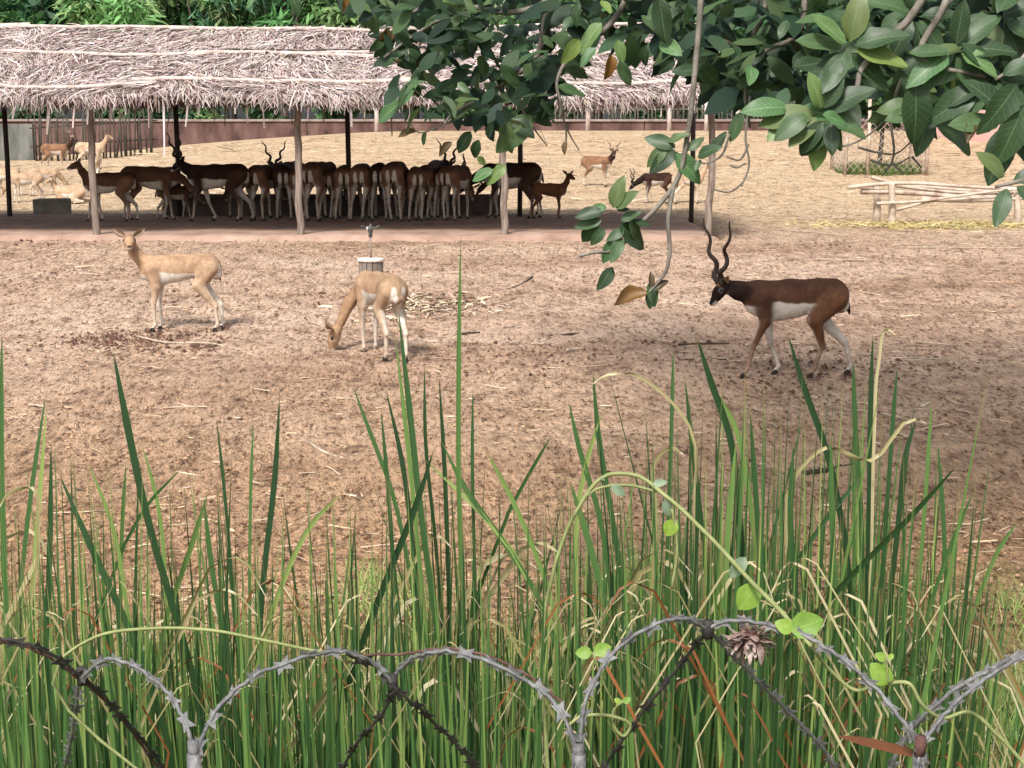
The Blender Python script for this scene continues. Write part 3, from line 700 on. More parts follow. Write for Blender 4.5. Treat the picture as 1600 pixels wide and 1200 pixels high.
    for e, s in zip(eye, (-1, 1)):
        mb = MB(); ev = []; r_ = .0155*q
        prof = [(r_*math.cos(a), r_*math.sin(a)) for a in np.linspace(-1.5, 1.5, 7)]
        mb.lathe(prof, tuple(e-sv*s*.002), 10); mz = mesh('eye', np.array(mb.v), mb.f, True); mz.materials.append(MAT['eye']); parts.append(('eye', mz))
        # ear: a cupped pointed leaf
        b0 = C-hd*.012*q+hu_*.026*q+sv*s*.038*q; dr = unit(sv*s*.82+hu_*.50-hd*.22); fr = unit(hd+sv*s*.25); L = (.125 if coat in ('doe', 'pale', 'brown', 'fawn') else .105)*q
        sd_ = np.cross(dr, fr); ev = []; ef = []; ec = []
        wprof = [.35, .8, 1.0, .92, .6, .06]
        for i, wv in enumerate(wprof):
            tt = i/5
            for j in (-1, -.5, 0, .5, 1):
                ev.append(b0+dr*L*tt+sd_*j*wv*.030*q+fr*(.018*(j*j)*wv-.012)*q); ec.append(np.array(K['poll'])*(.9 if abs(j) < .9 else .5)+(.22 if abs(j) == .5 else 0))
        n5 = len(ev); ev2 = [v_-fr*.005 for v_ in ev]
        for i in range(5):
            for j in range(4):
                a_ = i*5+j; ef.append((a_, a_+1, a_+6, a_+5)); ef.append((n5+a_+5, n5+a_+6, n5+a_+1, n5+a_))
        for i in range(5):
            for j in (0, 4): a_, b_ = i*5+j, (i+1)*5+j; ef.append((a_, b_, n5+b_, n5+a_))
        me_ = mesh('ear', np.array(ev+ev2), ef, True, np.clip(np.array(ec+[np.array(K['poll'])*.7]*n5), .01, .8)); me_.materials.append(MAT['coat']); parts.append(('ear', me_))
    if horns:
        Lh, turns, spread, back = horns
        for s in (-1, 1):
            b0 = C+hu_*.036*q+hd*.012*q+sv*s*.022*q; dr = unit(hu_*1.0-hd*back+sv*s*spread)
            e1 = unit(np.cross(dr, hd)); e2 = np.cross(dr, e1); pts, rr = [], []; n_ = 46
            for i in range(n_):
                tt = i/(n_-1); a = s*(turns*2*math.pi*tt**.9)+.5; am = (.028*(1-tt*.7)*min(1, tt*6))*min(1.0, Lh/.35)
                pts.append(b0+dr*Lh*tt+e1*am*math.cos(a)+e2*am*math.sin(a)); rr.append((.0205*(1-tt)**.75+.004)*(1+.10*math.sin(i*2.6)*(tt < .75))*min(1.0, .6+Lh))
            mb = MB().tube(pts, rr, 8); mh = mesh('horn', np.array(mb.v), mb.f, True); mh.materials.append(MAT[horn_mat]); parts.append(('horn', mh))
    # tail: flat tapering tuft, dark on top
    td = unit(V3(*tail_dir)); t0 = V3(-.405*B if not fawn else -.40, 0, .685); 
    pts = [t0+V3(.03, 0, .02), t0+td*.05, t0+td*.11, t0+td*.165, t0+td*.19]; mb = MB().tube(pts, [.022, .021, .019, .014, .003], 8)
    cc = [np.array(K['back'])*(1.0 if i < 24 else .35) for i in range(len(mb.v))]
    mt = mesh('tail', np.array(mb.v), mb.f, True, np.array(cc)); mt.materials.append(MAT['coat']); parts.append(('tail', mt))
    return parts, (.355 if lying else 0.0)
def put_antelope(tpl, x, y, heading, scale, label, group=None, z=None, name='antelope', mirror=False):
    parts, drop = tpl
    z = gz(x, y) if z is None else z
    r = empty(name, (x, y, z-drop*scale-.006), R(heading)); r.scale = (scale, -scale if mirror else scale, scale); tag(r, label, 'antelope', group)
    for nm, me in parts: o = bpy.data.objects.new(nm, me); col.objects.link(o); o.parent = r
    return r
STD = (.28, .24, -.31, -.35)
UP = dict(head=(.50, 0, 1.00), hd=(.85, 0, -.35))
T = {}
T['walk_buck'] = make_antelope('walk_buck', 'buck', (.585, .0, .735), (.60, .24, -.74), ((.40, .0), .12, -.14, -.47), neck_mid=(.46, 0, .695), h=.0075, bulk=.96, horns=(.55, 2.6, .52, 1.0))
T['look_doe'] = make_antelope('look_doe', 'doe', (.49, .02, .93), (-.16, .95, -.26), (.27, .22, -.36, -.40), neck_mid=(.445, 0, .79), h=.0075, bulk=.84, head_k=1.12, tail_dir=(-.35, 0, -1))
T['graze_doe'] = make_antelope('graze_doe', 'doe', (.38, .29, .21), (.10, .25, -.90), (.22, .30, -.28, -.38), hu=(.3, .8, .3), neck_mid=(.425, .13, .46), h=.0075, bulk=.84, tail_dir=(-.6, -.25, -.9), head_k=1.12)
T['proud_buck'] = make_antelope('proud_buck', 'dark', (.52, -.03, .80), (.85, -.25, -.50), (.36, .08, -.27, -.45), h=.010, neck_mid=(.44, -.01, .73), horns=(.44, 2.6, .42, .35))
T['feed_buck'] = make_antelope('feed_buck', 'dark', (.64, 0, .50), (.72, 0, -.70), (.32, .22, -.26, -.42), h=.010, neck_mid=(.50, 0, .58), horns=(.42, 2.6, .35, .9))
T['feed_dark'] = make_antelope('feed_dark', 'dark', (.58, .0, .42), (.5, 0, -.85), STD, h=.011, neck_mid=(.48, 0, .55), footy=(.08, -.08, .10, -.10), tail_dir=(-.12, 0, -1))
T['feed_brown'] = make_antelope('feed_brown', 'brown', (.58, 0, .42), (.5, 0, -.85), (.30, .22, -.30, -.37), h=.011, neck_mid=(.48, 0, .55), footy=(.07, -.09, .06, -.13), tail_dir=(-.12, 0, -1), bulk=1.02)
T['feed_brown2'] = make_antelope('feed_brown2', 'brown', (.58, 0, .42), (.5, 0, -.85), (.22, .30, -.38, -.28), h=.011, neck_mid=(.48, 0, .55), footy=(.02, -.05, .12, -.03), tail_dir=(-.12, 0, -1), bulk=.97)
T['horned_rear'] = make_antelope('horned_rear', 'dark', (.52, .03, .72), (.85, .25, -.5), STD, h=.011, horns=(.42, 2.6, .55, .75), tail_dir=(-.12, 0, -1))
T['brown_stand'] = make_antelope('brown_stand', 'brown', (.50, .0, .92), (.80, .45, -.30), (.34, .16, -.28, -.42), h=.011, neck_mid=(.43, 0, .80))
T['brown_low'] = make_antelope('brown_low', 'brown', (.60, 0, .50), (.7, 0, -.7), (.20, .34, -.40, -.28), h=.011, neck_mid=(.48, 0, .60))
T['fawn'] = make_antelope('fawn', 'fawn', (.46, 0, .95), (.55, -.75, -.25), (.27, .22, -.32, -.36), h=.011, neck_mid=(.42, 0, .81), bulk=.86, fawn=True, head_k=1.15)
T['young_buck'] = make_antelope('young_buck', 'young', (.50, .05, .90), (.35, .85, -.35), (.27, .20, -.30, -.40), h=.012, neck_mid=(.44, 0, .78), horns=(.34, 2.2, .55, .15), horn_mat='pale_horn')
T['far_doe'] = make_antelope('far_doe', 'pale', (.50, 0, .96), (.90, .2, -.25), (.28, .22, -.30, -.38), h=.013, neck_mid=(.44, 0, .82))
T['far_buck'] = make_antelope('far_buck', 'young', (.56, 0, .90), (.90, 0, -.25), (.34, .18, -.22, -.44), h=.013, neck_mid=(.45, 0, .78), horns=(.46, 2.6, .45, 1.3), horn_mat='pale_horn')
T['lying_doe'] = make_antelope('lying_doe', 'pale', (.44, .10, .92), (.7, .55, -.3), STD, h=.013, neck_mid=(.40, .02, .79), lying=True)
T['far_graze'] = make_antelope('far_graze', 'pale', (.60, 0, .34), (.5, 0, -.85), (.22, .34, -.30, -.42), h=.013, neck_mid=(.50, 0, .52))

def feet_at(px, py): p = on_ground(px, py); return p.x, p.y
# three in the open yard
x, y = feet_at(1240, 587); put_antelope(T['walk_buck'], x, y, 181, 1.02, 'dark brown horned buck with white belly walking alone in the yard')
x, y = feet_at(285, 516); put_antelope(T['look_doe'], x, y, 183, .93, 'fawn coloured hornless doe standing in the yard with head turned back')
x, y = feet_at(595, 558); put_antelope(T['graze_doe'], x, y+.02, 119, .95, 'fawn coloured doe grazing with lowered head near the sprinkler stump')
# under the roof: (template, px, heading, distance, scale, label)
def under(tp, px, Y, hd_, sc, label, group=None, mirror=False):
    Y += 1.6; sc *= 1.07
    X = (px-800)/FPX*Y*1.0
    return put_antelope(T[tp], X, Y, hd_, sc, label, group, .0, 'antelope', mirror)
under('brown_stand', 176, 22.0, 182, .88, 'brown doe standing behind the end front post of the shed, head raised')
under('brown_low', 238, 22.25, 2, .98, 'brown doe with lowered neck between the two dark posts of the shed')
under('brown_low', 276, 22.6, 20, .62, 'small brown calf feeding at the end of the long trough')
under('proud_buck', 345, 21.95, 181, 1.03, 'large dark horned buck standing side on under the thatched roof')
rump = 'herd feeding at the trough with rumps turned to the yard'
LBR = 'brown antelope seen from behind, feeding in the packed row at the trough'
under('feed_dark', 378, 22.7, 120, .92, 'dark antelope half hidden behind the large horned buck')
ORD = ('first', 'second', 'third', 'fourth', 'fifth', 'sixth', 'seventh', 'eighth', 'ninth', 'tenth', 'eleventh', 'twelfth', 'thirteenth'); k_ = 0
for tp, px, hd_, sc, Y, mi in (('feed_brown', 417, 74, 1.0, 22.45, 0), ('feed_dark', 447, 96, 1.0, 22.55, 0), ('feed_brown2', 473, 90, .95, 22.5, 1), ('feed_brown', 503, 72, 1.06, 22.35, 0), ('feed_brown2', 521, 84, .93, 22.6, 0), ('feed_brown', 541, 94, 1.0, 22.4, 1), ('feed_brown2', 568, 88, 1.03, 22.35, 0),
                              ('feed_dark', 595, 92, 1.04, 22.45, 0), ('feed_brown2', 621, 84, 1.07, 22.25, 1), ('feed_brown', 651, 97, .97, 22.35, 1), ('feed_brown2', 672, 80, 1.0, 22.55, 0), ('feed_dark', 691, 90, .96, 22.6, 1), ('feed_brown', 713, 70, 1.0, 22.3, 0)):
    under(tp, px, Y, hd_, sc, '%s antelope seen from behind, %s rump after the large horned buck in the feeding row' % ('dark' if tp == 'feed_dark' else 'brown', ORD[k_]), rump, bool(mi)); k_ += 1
under('horned_rear', 455, 24.45, 250, 1.0, 'dark horned buck feeding from the far side of the trough, near a front post')
under('horned_rear', 688, 24.5, 285, 1.02, 'dark horned buck with wide horns on the far side of the trough')
under('feed_buck', 800, 22.75, 180, 1.03, 'dark buck with white belly bending into the end of the trough')
under('brown_low', 806, 23.9, 180, .85, 'brown antelope whose legs show behind the dark buck at the trough end')
under('fawn', 856, 22.7, 4, .66, 'small reddish brown fawn standing at the end of the herd')
# beyond the shed
x, y = feet_at(932, 291); put_antelope(T['young_buck'], x, y, 335, .80, 'young tan buck with dark neck standing alone in the field', mirror=True)
x, y = feet_at(1026, 318); put_antelope(T['feed_buck'], x, y, 198, .72, 'dark necked horned buck behind the hanging leafy twig')
x, y = feet_at(1074, 318); put_antelope(T['far_doe'], x, y, 15, .72, 'reddish doe standing behind the last dark shed post')
x, y = feet_at(88, 266); put_antelope(T['far_buck'], x, y, 0, .93, 'pale horned buck standing near the dark stake fence')
x, y = feet_at(133, 267); put_antelope(T['far_doe'], x, y+.6, 5, .95, 'pale doe standing just behind the pale horned buck')
x, y = feet_at(150, 285); put_antelope(T['far_graze'], x, y, 100, .8, 'pale doe seen from behind near the end front post')
for px, py, hd_, tp, lb in ((44, 316, 200, 'far_graze', 'pale doe grazing behind the small water trough'), (12, 306, 160, 'far_graze', 'pale doe grazing beside the dark end post'), (70, 306, 30, 'far_graze', 'pale young doe bending over dry brush behind the water trough')):
    x, y = feet_at(px, py); put_antelope(T[tp], x, y, hd_, .72, lb)
x, y = feet_at(112, 318); put_antelope(T['lying_doe'], x, y, 170, .8, 'pale doe lying on the ground beside the small water trough')

# ================================================================ THINGS IN THE YARD
# sprinkler on a pipe, set in a stump
p = on_ground(580, 440); s0 = empty('sprinkler_stump', p); tag(s0, 'weathered round concrete stump with a pale flat top behind the grazing doe', 'stump')
mb = MB(); n = 14; prof = []
for k in range(n):
    a = 2*math.pi*k/n
    MB().add([(p.x+.115*math.cos(a+q), p.y+.115*math.sin(a+q), p.z+z) for z in (-.03, .235) for q in (0, 2*math.pi/n*.9)]+[(p.x+.138*math.cos(a+q), p.y+.138*math.sin(a+q), p.z+z) for z in (-.03, .235) for q in (.03, 2*math.pi/n*.84)],
             [(4, 5, 7, 6), (0, 2, 3, 1), (0, 4, 6, 2), (1, 3, 7, 5), (2, 6, 7, 3), (0, 1, 5, 4)]).build('stave', MAT['post'] if k % 3 else MAT['concrete'], s0)
MB().lathe([(.11, -.02), (.12, .22)], tuple(p), 16).build('core', MAT['concrete'], s0, True)
bevel(MB().lathe([(.150, .228), (.155, .24), (.15, .262), (.06, .268)], tuple(p), 20).build('cap', MAT['white_pipe'], s0, True), .004)
sp = empty('sprinkler', p+Vector((0, 0, .262))); tag(sp, 'small dark metal sprinkler head on a thin upright pipe', 'sprinkler')
q = p+Vector((0, 0, .262))
MB().tube([q, q+Vector((.004, 0, .12)), q+Vector((-.004, 0, .24))], .011, 8).build('pipe', MAT['post'], sp, True)
MB().lathe([(.016, .235), (.024, .245), (.02, .27), (.028, .30), (.035, .335), (.02, .36), (.012, .385)], tuple(q), 12).build('nozzle_body', MAT['metal'], sp, True)
for s in (-1, 1):
    MB().tube([q+Vector((s*.02, 0, .335)), q+Vector((s*.06, .01, .335)), q+Vector((s*.085, 0, .355)), q+Vector((s*.105, 0, .35))], [.014, .010, .012, .016], 7).build('arm', MAT['metal'], sp, True)
MB().tube([q+Vector((-.03, -.01, .31)), q+Vector((-.03, -.01, .35))], .014, 7).build('spring_cup', MAT['white_pipe'], sp, True)

# log rack at the right
lr = on_ground(1390, 352); rack = empty('log_rack', lr); tag(rack, 'low rack of crooked peeled poles on short stumps', 'rack')
for px, yb, yt, dy, r in ((1369, 352, 288, .30, .055), (1393, 353, 284, 0, .052), (1590, 350, 300, 0, .05), (1612, 350, 296, .3, .055), (1760, 352, 290, 0, .055)):
    Y = lr.y+dy; b = at_y(px, yb, Y); top = at_y(px+random.uniform(-2, 2), yt, Y); zb = gz(b.x, Y)-.06
    MB().tube(smooth_path([(b.x, Y, zb), ((b.x+top.x)/2+.012, Y, (zb+top.z)/2), (top.x, Y, top.z)], 4), [r*1.08]*5+[r*.95]*4, 9, wob=.09).build('stump_leg', MAT['log'], rack, True)
for pts, dy, r in (([(1325, 293), (1370, 288), (1420, 286), (1500, 291), (1560, 294), (1780, 300)], .0, .030), ([(1345, 299), (1390, 300), (1450, 303), (1500, 308), (1620, 305), (1800, 300)], .06, .040),
                   ([(1362, 277), (1385, 284), (1460, 293), (1520, 298), (1650, 299)], .22, .030), ([(1370, 318), (1430, 315), (1500, 306), (1560, 298), (1640, 292)], -.10, .022), ([(1400, 328), (1460, 313), (1540, 304), (1660, 301)], .10, .022),
                   ([(1400, 290), (1480, 300), (1560, 303), (1700, 308)], .16, .028), ([(1440, 311), (1520, 313), (1590, 310), (1720, 306)], .0, .036)):
    P = smooth_path([at_y(px, py, lr.y+dy) for px, py in pts], 5)
    MB().tube(P, list(np.linspace(r*1.1, r*.75, len(P))), 8, wob=.08).build('pole', MAT['log'], rack, True)

# sapling inside a wire guard
g = on_ground(1372, 270); gd = empty('tree_guard', g); tag(gd, 'square wire mesh guard on thin wooden posts round a young tree', 'tree guard')
hw = .92; cs = [(-hw, -.7), (hw, -.7), (hw, .8), (-hw, .8), (-.42, -.72)]
for dx, dy in cs:
    x, y = g.x+dx, g.y+dy; zb = gz(x, y)-.05; MB().tube([(x, y, zb), (x+.02, y, zb+.9), (x, y, zb+1.8)], .04, 7, wob=.08).build('guard_post', MAT['log'], gd, True)
mb = MB()
for (ax, ay), (bx, by) in zip(cs[:4], cs[1:4]+cs[:1]):
    L = math.hypot(bx-ax, by-ay); nn_ = int(L/.16)
    for i in range(-8, nn_+1):
        for s in (1, -1):
            t0_, t1_ = max(0, i*.16/L), min(1, (i*.16+1.2)/L)
            if t1_ <= t0_: continue
            z0, z1 = (t0_*L-i*.16), (t1_*L-i*.16)
            if s < 0: z0, z1 = 1.2-z0, 1.2-z1
            mb.tube([(g.x+ax+(bx-ax)*t0_, g.y+ay+(by-ay)*t0_, g.z+.05+z0), (g.x+ax+(bx-ax)*t1_, g.y+ay+(by-ay)*t1_, g.z+.05+z1)], .006, 4, False)
o = mb.build('wire_mesh', MAT['log'], gd, True); o['kind'] = 'stuff'
st = empty('young_tree', (g.x, g.y+.05, g.z)); tag(st, 'slim young tree with loose leaves inside the wire guard', 'tree')
MB().tube(smooth_path([(g.x, g.y, g.z-.05), (g.x+.06, g.y, g.z+1), (g.x-.02, g.y, g.z+2.2), (g.x+.05, g.y, g.z+3.6)], 4), list(np.linspace(.06, .02, 13)), 7).build('trunk', MAT['far_bark'], st, True)
Vc = crown_mesh((g.x, g.y, g.z+2.3), (1.1, .8, 1.7), 1500, .22, 1.1, 2.4, 12)
link('crown', mesh('crown', Vc[0], Vc[1], False, Vc[2]), st, MAT['foliage'])
n = 1500; a = rng.uniform(0, 6.28, n); rr = np.sqrt(rng.random(n)); P = np.stack([g.x+rr*np.cos(a)*.98, g.y+rr*np.sin(a)*.8, np.zeros(n)], -1); P[:, 2] = ground(P[:, 0], P[:, 1])-.01
Vg = strips(P, np.stack([rng.normal(0, .5, n), rng.normal(0, .5, n), np.full(n, .8)], -1), rng.normal(0, 1, (n, 3)), rng.uniform(.12, .34, n), .022, .3, 2, .2, palette([(.10, .19, .04), (.17, .24, .07), (.24, .26, .10)], n))
tag(link('grass', mesh('grass', Vg[0], Vg[1], False, Vg[2]), None, MAT['grass']), 'tuft of green grass at the foot of the guarded young tree', 'grass', kind='stuff')

# dry brush by the water trough
p = on_ground(92, 303); r = empty('dry_brush', p); tag(r, 'pale leafless thorny brush standing behind the small water trough', 'brush')
for k in range(14):
    a = random.uniform(0, 6.28); l = random.uniform(.15, .42); e = p+Vector((math.cos(a)*l, math.sin(a)*l*.5, random.uniform(.2, .5)))
    MB().tube(smooth_path([p, p.lerp(e, .5)+Vector((random.uniform(-.05, .05), 0, .05)), e, e+Vector((random.uniform(-.1, .1), 0, random.uniform(.02, .12)))], 3), list(np.linspace(.012, .004, 10)), 5).build('twig', MAT['stick'], r, True)

# sticks lying about
STK = [([(745, 460), (790, 456), (812, 448), (832, 434)], .016, 'dark_stick', 'dark forked stick lying beyond the grazing doe'),
       ([(215, 528), (270, 538), (320, 538), (380, 548), (470, 546)], .010, 'stick', 'long thin pale stick lying near the standing doe'),
       ([(483, 694), (500, 706), (525, 716), (550, 722)], .011, 'stick', 'pale bent stick lying in front of the grazing doe'),
       ([(857, 529), (890, 525), (918, 523)], .013, 'dark_stick', 'dark straight stick lying between the two grazing animals and the reeds'),
       ([(885, 550), (914, 547)], .013, 'stick', None), ([(255, 640), (330, 638)], .008, 'stick', None), ([(1110, 480), (1085, 484)], .008, 'stick', None),
       ([(1185, 417), (1225, 411)], .013, 'stick', None), ([(1275, 407), (1360, 408)], .010, 'stick', None), ([(1400, 388), (1600, 389)], .010, 'stick', None),
       ([(1376, 649), (1410, 657), (1448, 667)], .012, 'stick', 'pale stick lying behind the tall reeds at the shaded side'), ([(1430, 537), (1510, 544)], .011, 'stick', None), ([(1385, 672), (1430, 690), (1465, 702), (1500, 690)], .009, 'stick', None),
       ([(780, 486), (870, 489)], .009, 'stick', None), ([(1225, 512), (1250, 520)], .010, 'stick', None), ([(1420, 566), (1500, 561)], .008, 'stick', None), ([(1060, 541), (1140, 539)], .011, 'dark_stick', None), ([(1060, 566), (1135, 564)], .010, 'dark_stick', None),
       ([(400, 374), (414, 384)], .016, 'stick', None), ([(440, 388), (468, 372), (485, 371)], .008, 'stick', None), ([(1255, 745), (1300, 738), (1340, 730)], .02, 'dark_stick', None), ([(720, 525), (750, 522)], .013, 'dark_stick', None), ([(830, 540), (850, 540)], .012, 'stick', None),
       ([(640, 488), (690, 486), (705, 491)], .010, 'stick', None), ([(1235, 345), (1300, 340)], .012, 'stick', None), ([(1210, 360), (1290, 366)], .010, 'stick', None)]
for pts, r_, mt, lb in STK:
    P = [on_ground(*q_)+Vector((0, 0, r_*.8+.006)) for q_ in pts]
    if len(P) == 2: P.insert(1, (P[0]+P[1])/2+Vector((0, .03, .0)))
    P = smooth_path(P, 4)
    o = MB().tube(P, list(np.linspace(r_, r_*.6, len(P))), 7, wob=.12).build('stick', MAT[mt], None, True)
    tag(o, lb or ('short pale dry stick lying on the trampled ground' if mt == 'stick' else 'short dark stick lying on the trampled ground'), 'stick', None if lb else ('pale sticks on the ground' if mt == 'stick' else 'dark sticks on the ground'))
# straw and clods scattered over the yard
n = 13000; Y = 7.4+rng.random(n)**1.2*45; X = rng.uniform(-1, 1, n)*(Y*.42)
dn = fbm(X, Y, 41, 3, .6); keep = (Y > 7.4) & (dn+rng.normal(0, .25, n) > -.05) & ~((Y > 20.5) & (Y < 25.9) & (X < 2.9)); X, Y = X[keep], Y[keep]; n = len(X)
a = rng.normal(0, .7, n)+np.where(rng.random(n) < .5, math.pi, 0)
P = np.stack([X, Y, ground(X, Y)+.012], -1); D = np.stack([np.cos(a), np.sin(a), rng.normal(0.04, .07, n)], -1)
L = (rng.exponential(.055, n)+.03)*np.interp(Y, [6, 22, 52], [1, 1.3, 4.0])
V1 = strips(P, D, np.stack([rng.normal(0, .3, n), rng.normal(-.3, .4, n), np.ones(n)], -1), L, rng.uniform(.005, .014, n)*np.interp(Y, [6, 22, 52], [1, 1.2, 2.6]), rng.uniform(-.1, .1, n), 2, .6, palette([(.58, .44, .31), (.50, .37, .26), (.62, .50, .36), (.24, .15, .10), (.14, .085, .055), (.16, .10, .065)], n))
tag(link('straw', mesh('straw', V1[0], V1[1], False, V1[2]), None, MAT['straw']), 'scattered straw and chaff over the trampled yard', 'straw', kind='stuff')
def clods(n, X, Y, smin, smax, pal, name, label):
    s = rng.uniform(smin, smax, n)*(.5+rng.random(n)); base = np.array([(1, 0, 0), (-.5, .87, 0), (-.5, -.87, 0), (.25, .15, .75), (-.6, .05, .45), (.3, -.6, .4)])
    F0 = np.array([(0, 1, 3), (1, 4, 3), (1, 2, 4), (2, 5, 4), (2, 0, 5), (0, 3, 5), (3, 4, 5)])
    V = base[None]*s[:, None, None]*(1+rng.normal(0, .2, (n, 6, 3))); an = rng.uniform(0, 6.28, n); ca, sa = np.cos(an)[:, None], np.sin(an)[:, None]
    x = V[..., 0]*ca-V[..., 1]*sa; y = V[..., 0]*sa+V[..., 1]*ca
    V = np.stack([x+X[:, None], y+Y[:, None], V[..., 2]+ground(X, Y)[:, None]+.002], -1).reshape(-1, 3)
    F = (F0[None]+(np.arange(n)*6)[:, None, None]).reshape(-1, 3)
    tag(link(name, mesh(name, V, F, True, np.repeat(palette(pal, n, .2), 6, 0)), None, MAT['straw']), label, 'clods', kind='stuff')
n = 26000; Y = 7.2+rng.random(n)**1.3*14; X = rng.uniform(-1, 1, n)*Y*.42
clods(n, X, Y, .005, .015, [(.42, .27, .165), (.36, .225, .135), (.12, .066, .04), (.22, .13, .075), (.32, .20, .12)], 'soil_clods', 'small lumps of dry soil over the near yard')
# dark dung patches
def patch_xy(c, n):
    out = []
    for px, py, rx, ry, k in c:
        k = int(k*.55); p = on_ground(px, py); out.append(np.stack([p.x+rng.normal(0, rx, k), p.y+rng.normal(0, ry, k)], -1))
    q = np.concatenate(out); return q[:, 0], q[:, 1]
X, Y = patch_xy([(180, 532, .35, .25, 260), (330, 540, .5, .25, 320), (235, 528, .5, .2, 300), (1210, 590, .5, .3, 200), (560, 345, .25, .1, 60), (1020, 545, .7, .4, 260), (790, 696, .1, .06, 50), (1380, 570, .8, .4, 260), (60, 440, .7, .5, 200), (1290, 385, .25, .15, 60), (1250, 745, .2, .15, 80), (90, 380, .8, .3, 120), (470, 470, .8, .5, 160), (850, 560, .8, .5, 220)], 0)
clods(len(X), X, Y, .012, .026, [(.09, .045, .033), (.14, .075, .052), (.18, .105, .075)], 'dung', 'dark dung and trodden litter in patches on the yard')
# heap of pale husks behind the grazing doe, hay under the rack
n = 700; p = on_ground(655, 478); X = p.x+rng.normal(0, .33, n); Y = p.y+rng.normal(0, .3, n)
a = rng.uniform(0, 6.28, n); V1 = strips(np.stack([X, Y, ground(X, Y)+rng.uniform(.01, .05, n)], -1), np.stack([np.cos(a), np.sin(a), rng.normal(.1, .25, n)], -1), rng.normal(0, .5, (n, 3))+[0, 0, 1], rng.uniform(.05, .16, n), rng.uniform(.012, .035, n), .3, 2, .4, palette([(.62, .52, .40), (.5, .38, .28), (.25, .16, .11)], n))
tag(link('husks', mesh('husks', V1[0], V1[1], False, V1[2]), None, MAT['straw']), 'thin heap of pale husks and leaves behind the grazing doe', 'husks', kind='stuff')
n = 2600; p = on_ground(1480, 353); X = p.x+rng.normal(0, 1.0, n); Y = p.y+rng.normal(-.1, .38, n)
a = rng.uniform(0, 6.28, n); V1 = strips(np.stack([X, Y, ground(X, Y)+rng.uniform(.005, .05, n)], -1), np.stack([np.cos(a), np.sin(a)*.6, rng.normal(.05, .2, n)], -1), rng.normal(0, .5, (n, 3))+[0, 0, 1], rng.uniform(.08, .25, n), rng.uniform(.006, .015, n), .2, 2, .5, palette([(.50, .40, .19), (.60, .50, .28), (.42, .36, .13)], n))
tag(link('hay', mesh('hay', V1[0], V1[1], False, V1[2]), None, MAT['straw']), 'thin yellow hay strewn under the pole rack', 'hay', kind='stuff')

# ================================================================ FIG TREE IN FRONT
tree = empty('fig_tree', (3.4, 4.6, gz(3.4, 4.6)-.1)); tag(tree, 'large leaved fig tree whose leafy branches hang over the yard', 'tree')
tz = gz(3.4, 4.6)-.1
def limb(pts, r0, r1, name='branch', n=5, parent=None):
    P = smooth_path(pts, n); return MB().tube(P, list(np.linspace(r0, r1, len(P))), 8 if r0 > .02 else 6, wob=.06).build(name, MAT['bark'], parent or tree, True)
limb([(3.4, 4.6, tz), (3.45, 4.65, .4), (3.3, 4.7, 1.8), (3.2, 4.8, 3.2), (3.3, 5.2, 4.6), (3.0, 6.4, 6.0)], .17, .06, 'trunk')
limb([(3.2, 4.8, 3.0), (2.4, 4.6, 3.15), (1.5, 4.4, 3.0), (.6, 4.6, 2.75), (-.3, 5.0, 2.55)], .07, .02, 'limb')
limb([(3.25, 4.8, 3.4), (2.8, 5.8, 4.4), (2.2, 7.4, 5.2), (1.2, 9.5, 5.6), (.6, 11.5, 5.6)], .09, .03, 'limb')
limb([(3.3, 5.0, 4.0), (3.6, 6.5, 5.2), (3.9, 8.6, 5.8), (3.6, 11, 5.9)], .08, .03, 'limb')
limb([(3.2, 4.8, 2.6), (2.5, 4.2, 2.7), (1.7, 3.8, 2.45), (1.1, 3.7, 2.2)], .055, .02, 'limb')
def leaf_mesh(name, L, W, fold=.18, droop=.15, wave=.05, tear=0.0, curl=0.0):
    ns, V, U, F = 8, [], [], []; xs_ = (-1, -.55, 0, .55, 1); r_ = random.Random(name)
    for i in range(ns+1):
        t = i/ns; wv = W*.5*(math.sin(math.pi*min(1, t*.94+.03)**.85))**.8 if 0 < i < ns else W*.03
        for x in xs_:
            k = 1-tear*r_.random() if abs(x) == 1 else 1
            a = x*wv*k; z = fold*abs(a)*(1-curl)-droop*L*t*t+wave*L*math.sin(t*9+x*2)*abs(x)*.25+curl*abs(a)*1.6
            V.append((a, L*t, z)); U.append((.5+x*.5*k, t))
    F = [(i*5+j, i*5+j+1, i*5+j+6, i*5+j+5) for i in range(ns) for j in range(4)]
    b = len(V)                                    # leaf stalk
    for t in (0, 1):
        for k in range(4): a = k*math.pi/2; V.append((.0022*math.cos(a), -.028*(1-t), .0022*math.sin(a)+.004*(1-t))); U.append((.5, 0))
    F += [(b+k, b+(k+1) % 4, b+4+(k+1) % 4, b+4+k) for k in range(4)]
    return mesh(name, np.array(V), F, True, None, U)
LM = {}
for nm, mt in (('leaf', 'leaf'), ('young', 'young_leaf'), ('brown', 'brown_leaf')):
    LM[nm] = []
    for v_ in range(6):
        me = leaf_mesh('%s_blade_%d' % (nm, v_), 1, .46+.05*(v_ % 3), .15+.12*(v_ % 2), (.05, .2, .35)[v_ % 3], .10, .25 if v_ == 5 or nm == 'brown' else .04, .5 if nm == 'brown' else 0.0)
        me.materials.append(MAT[mt]); LM[nm].append(me)
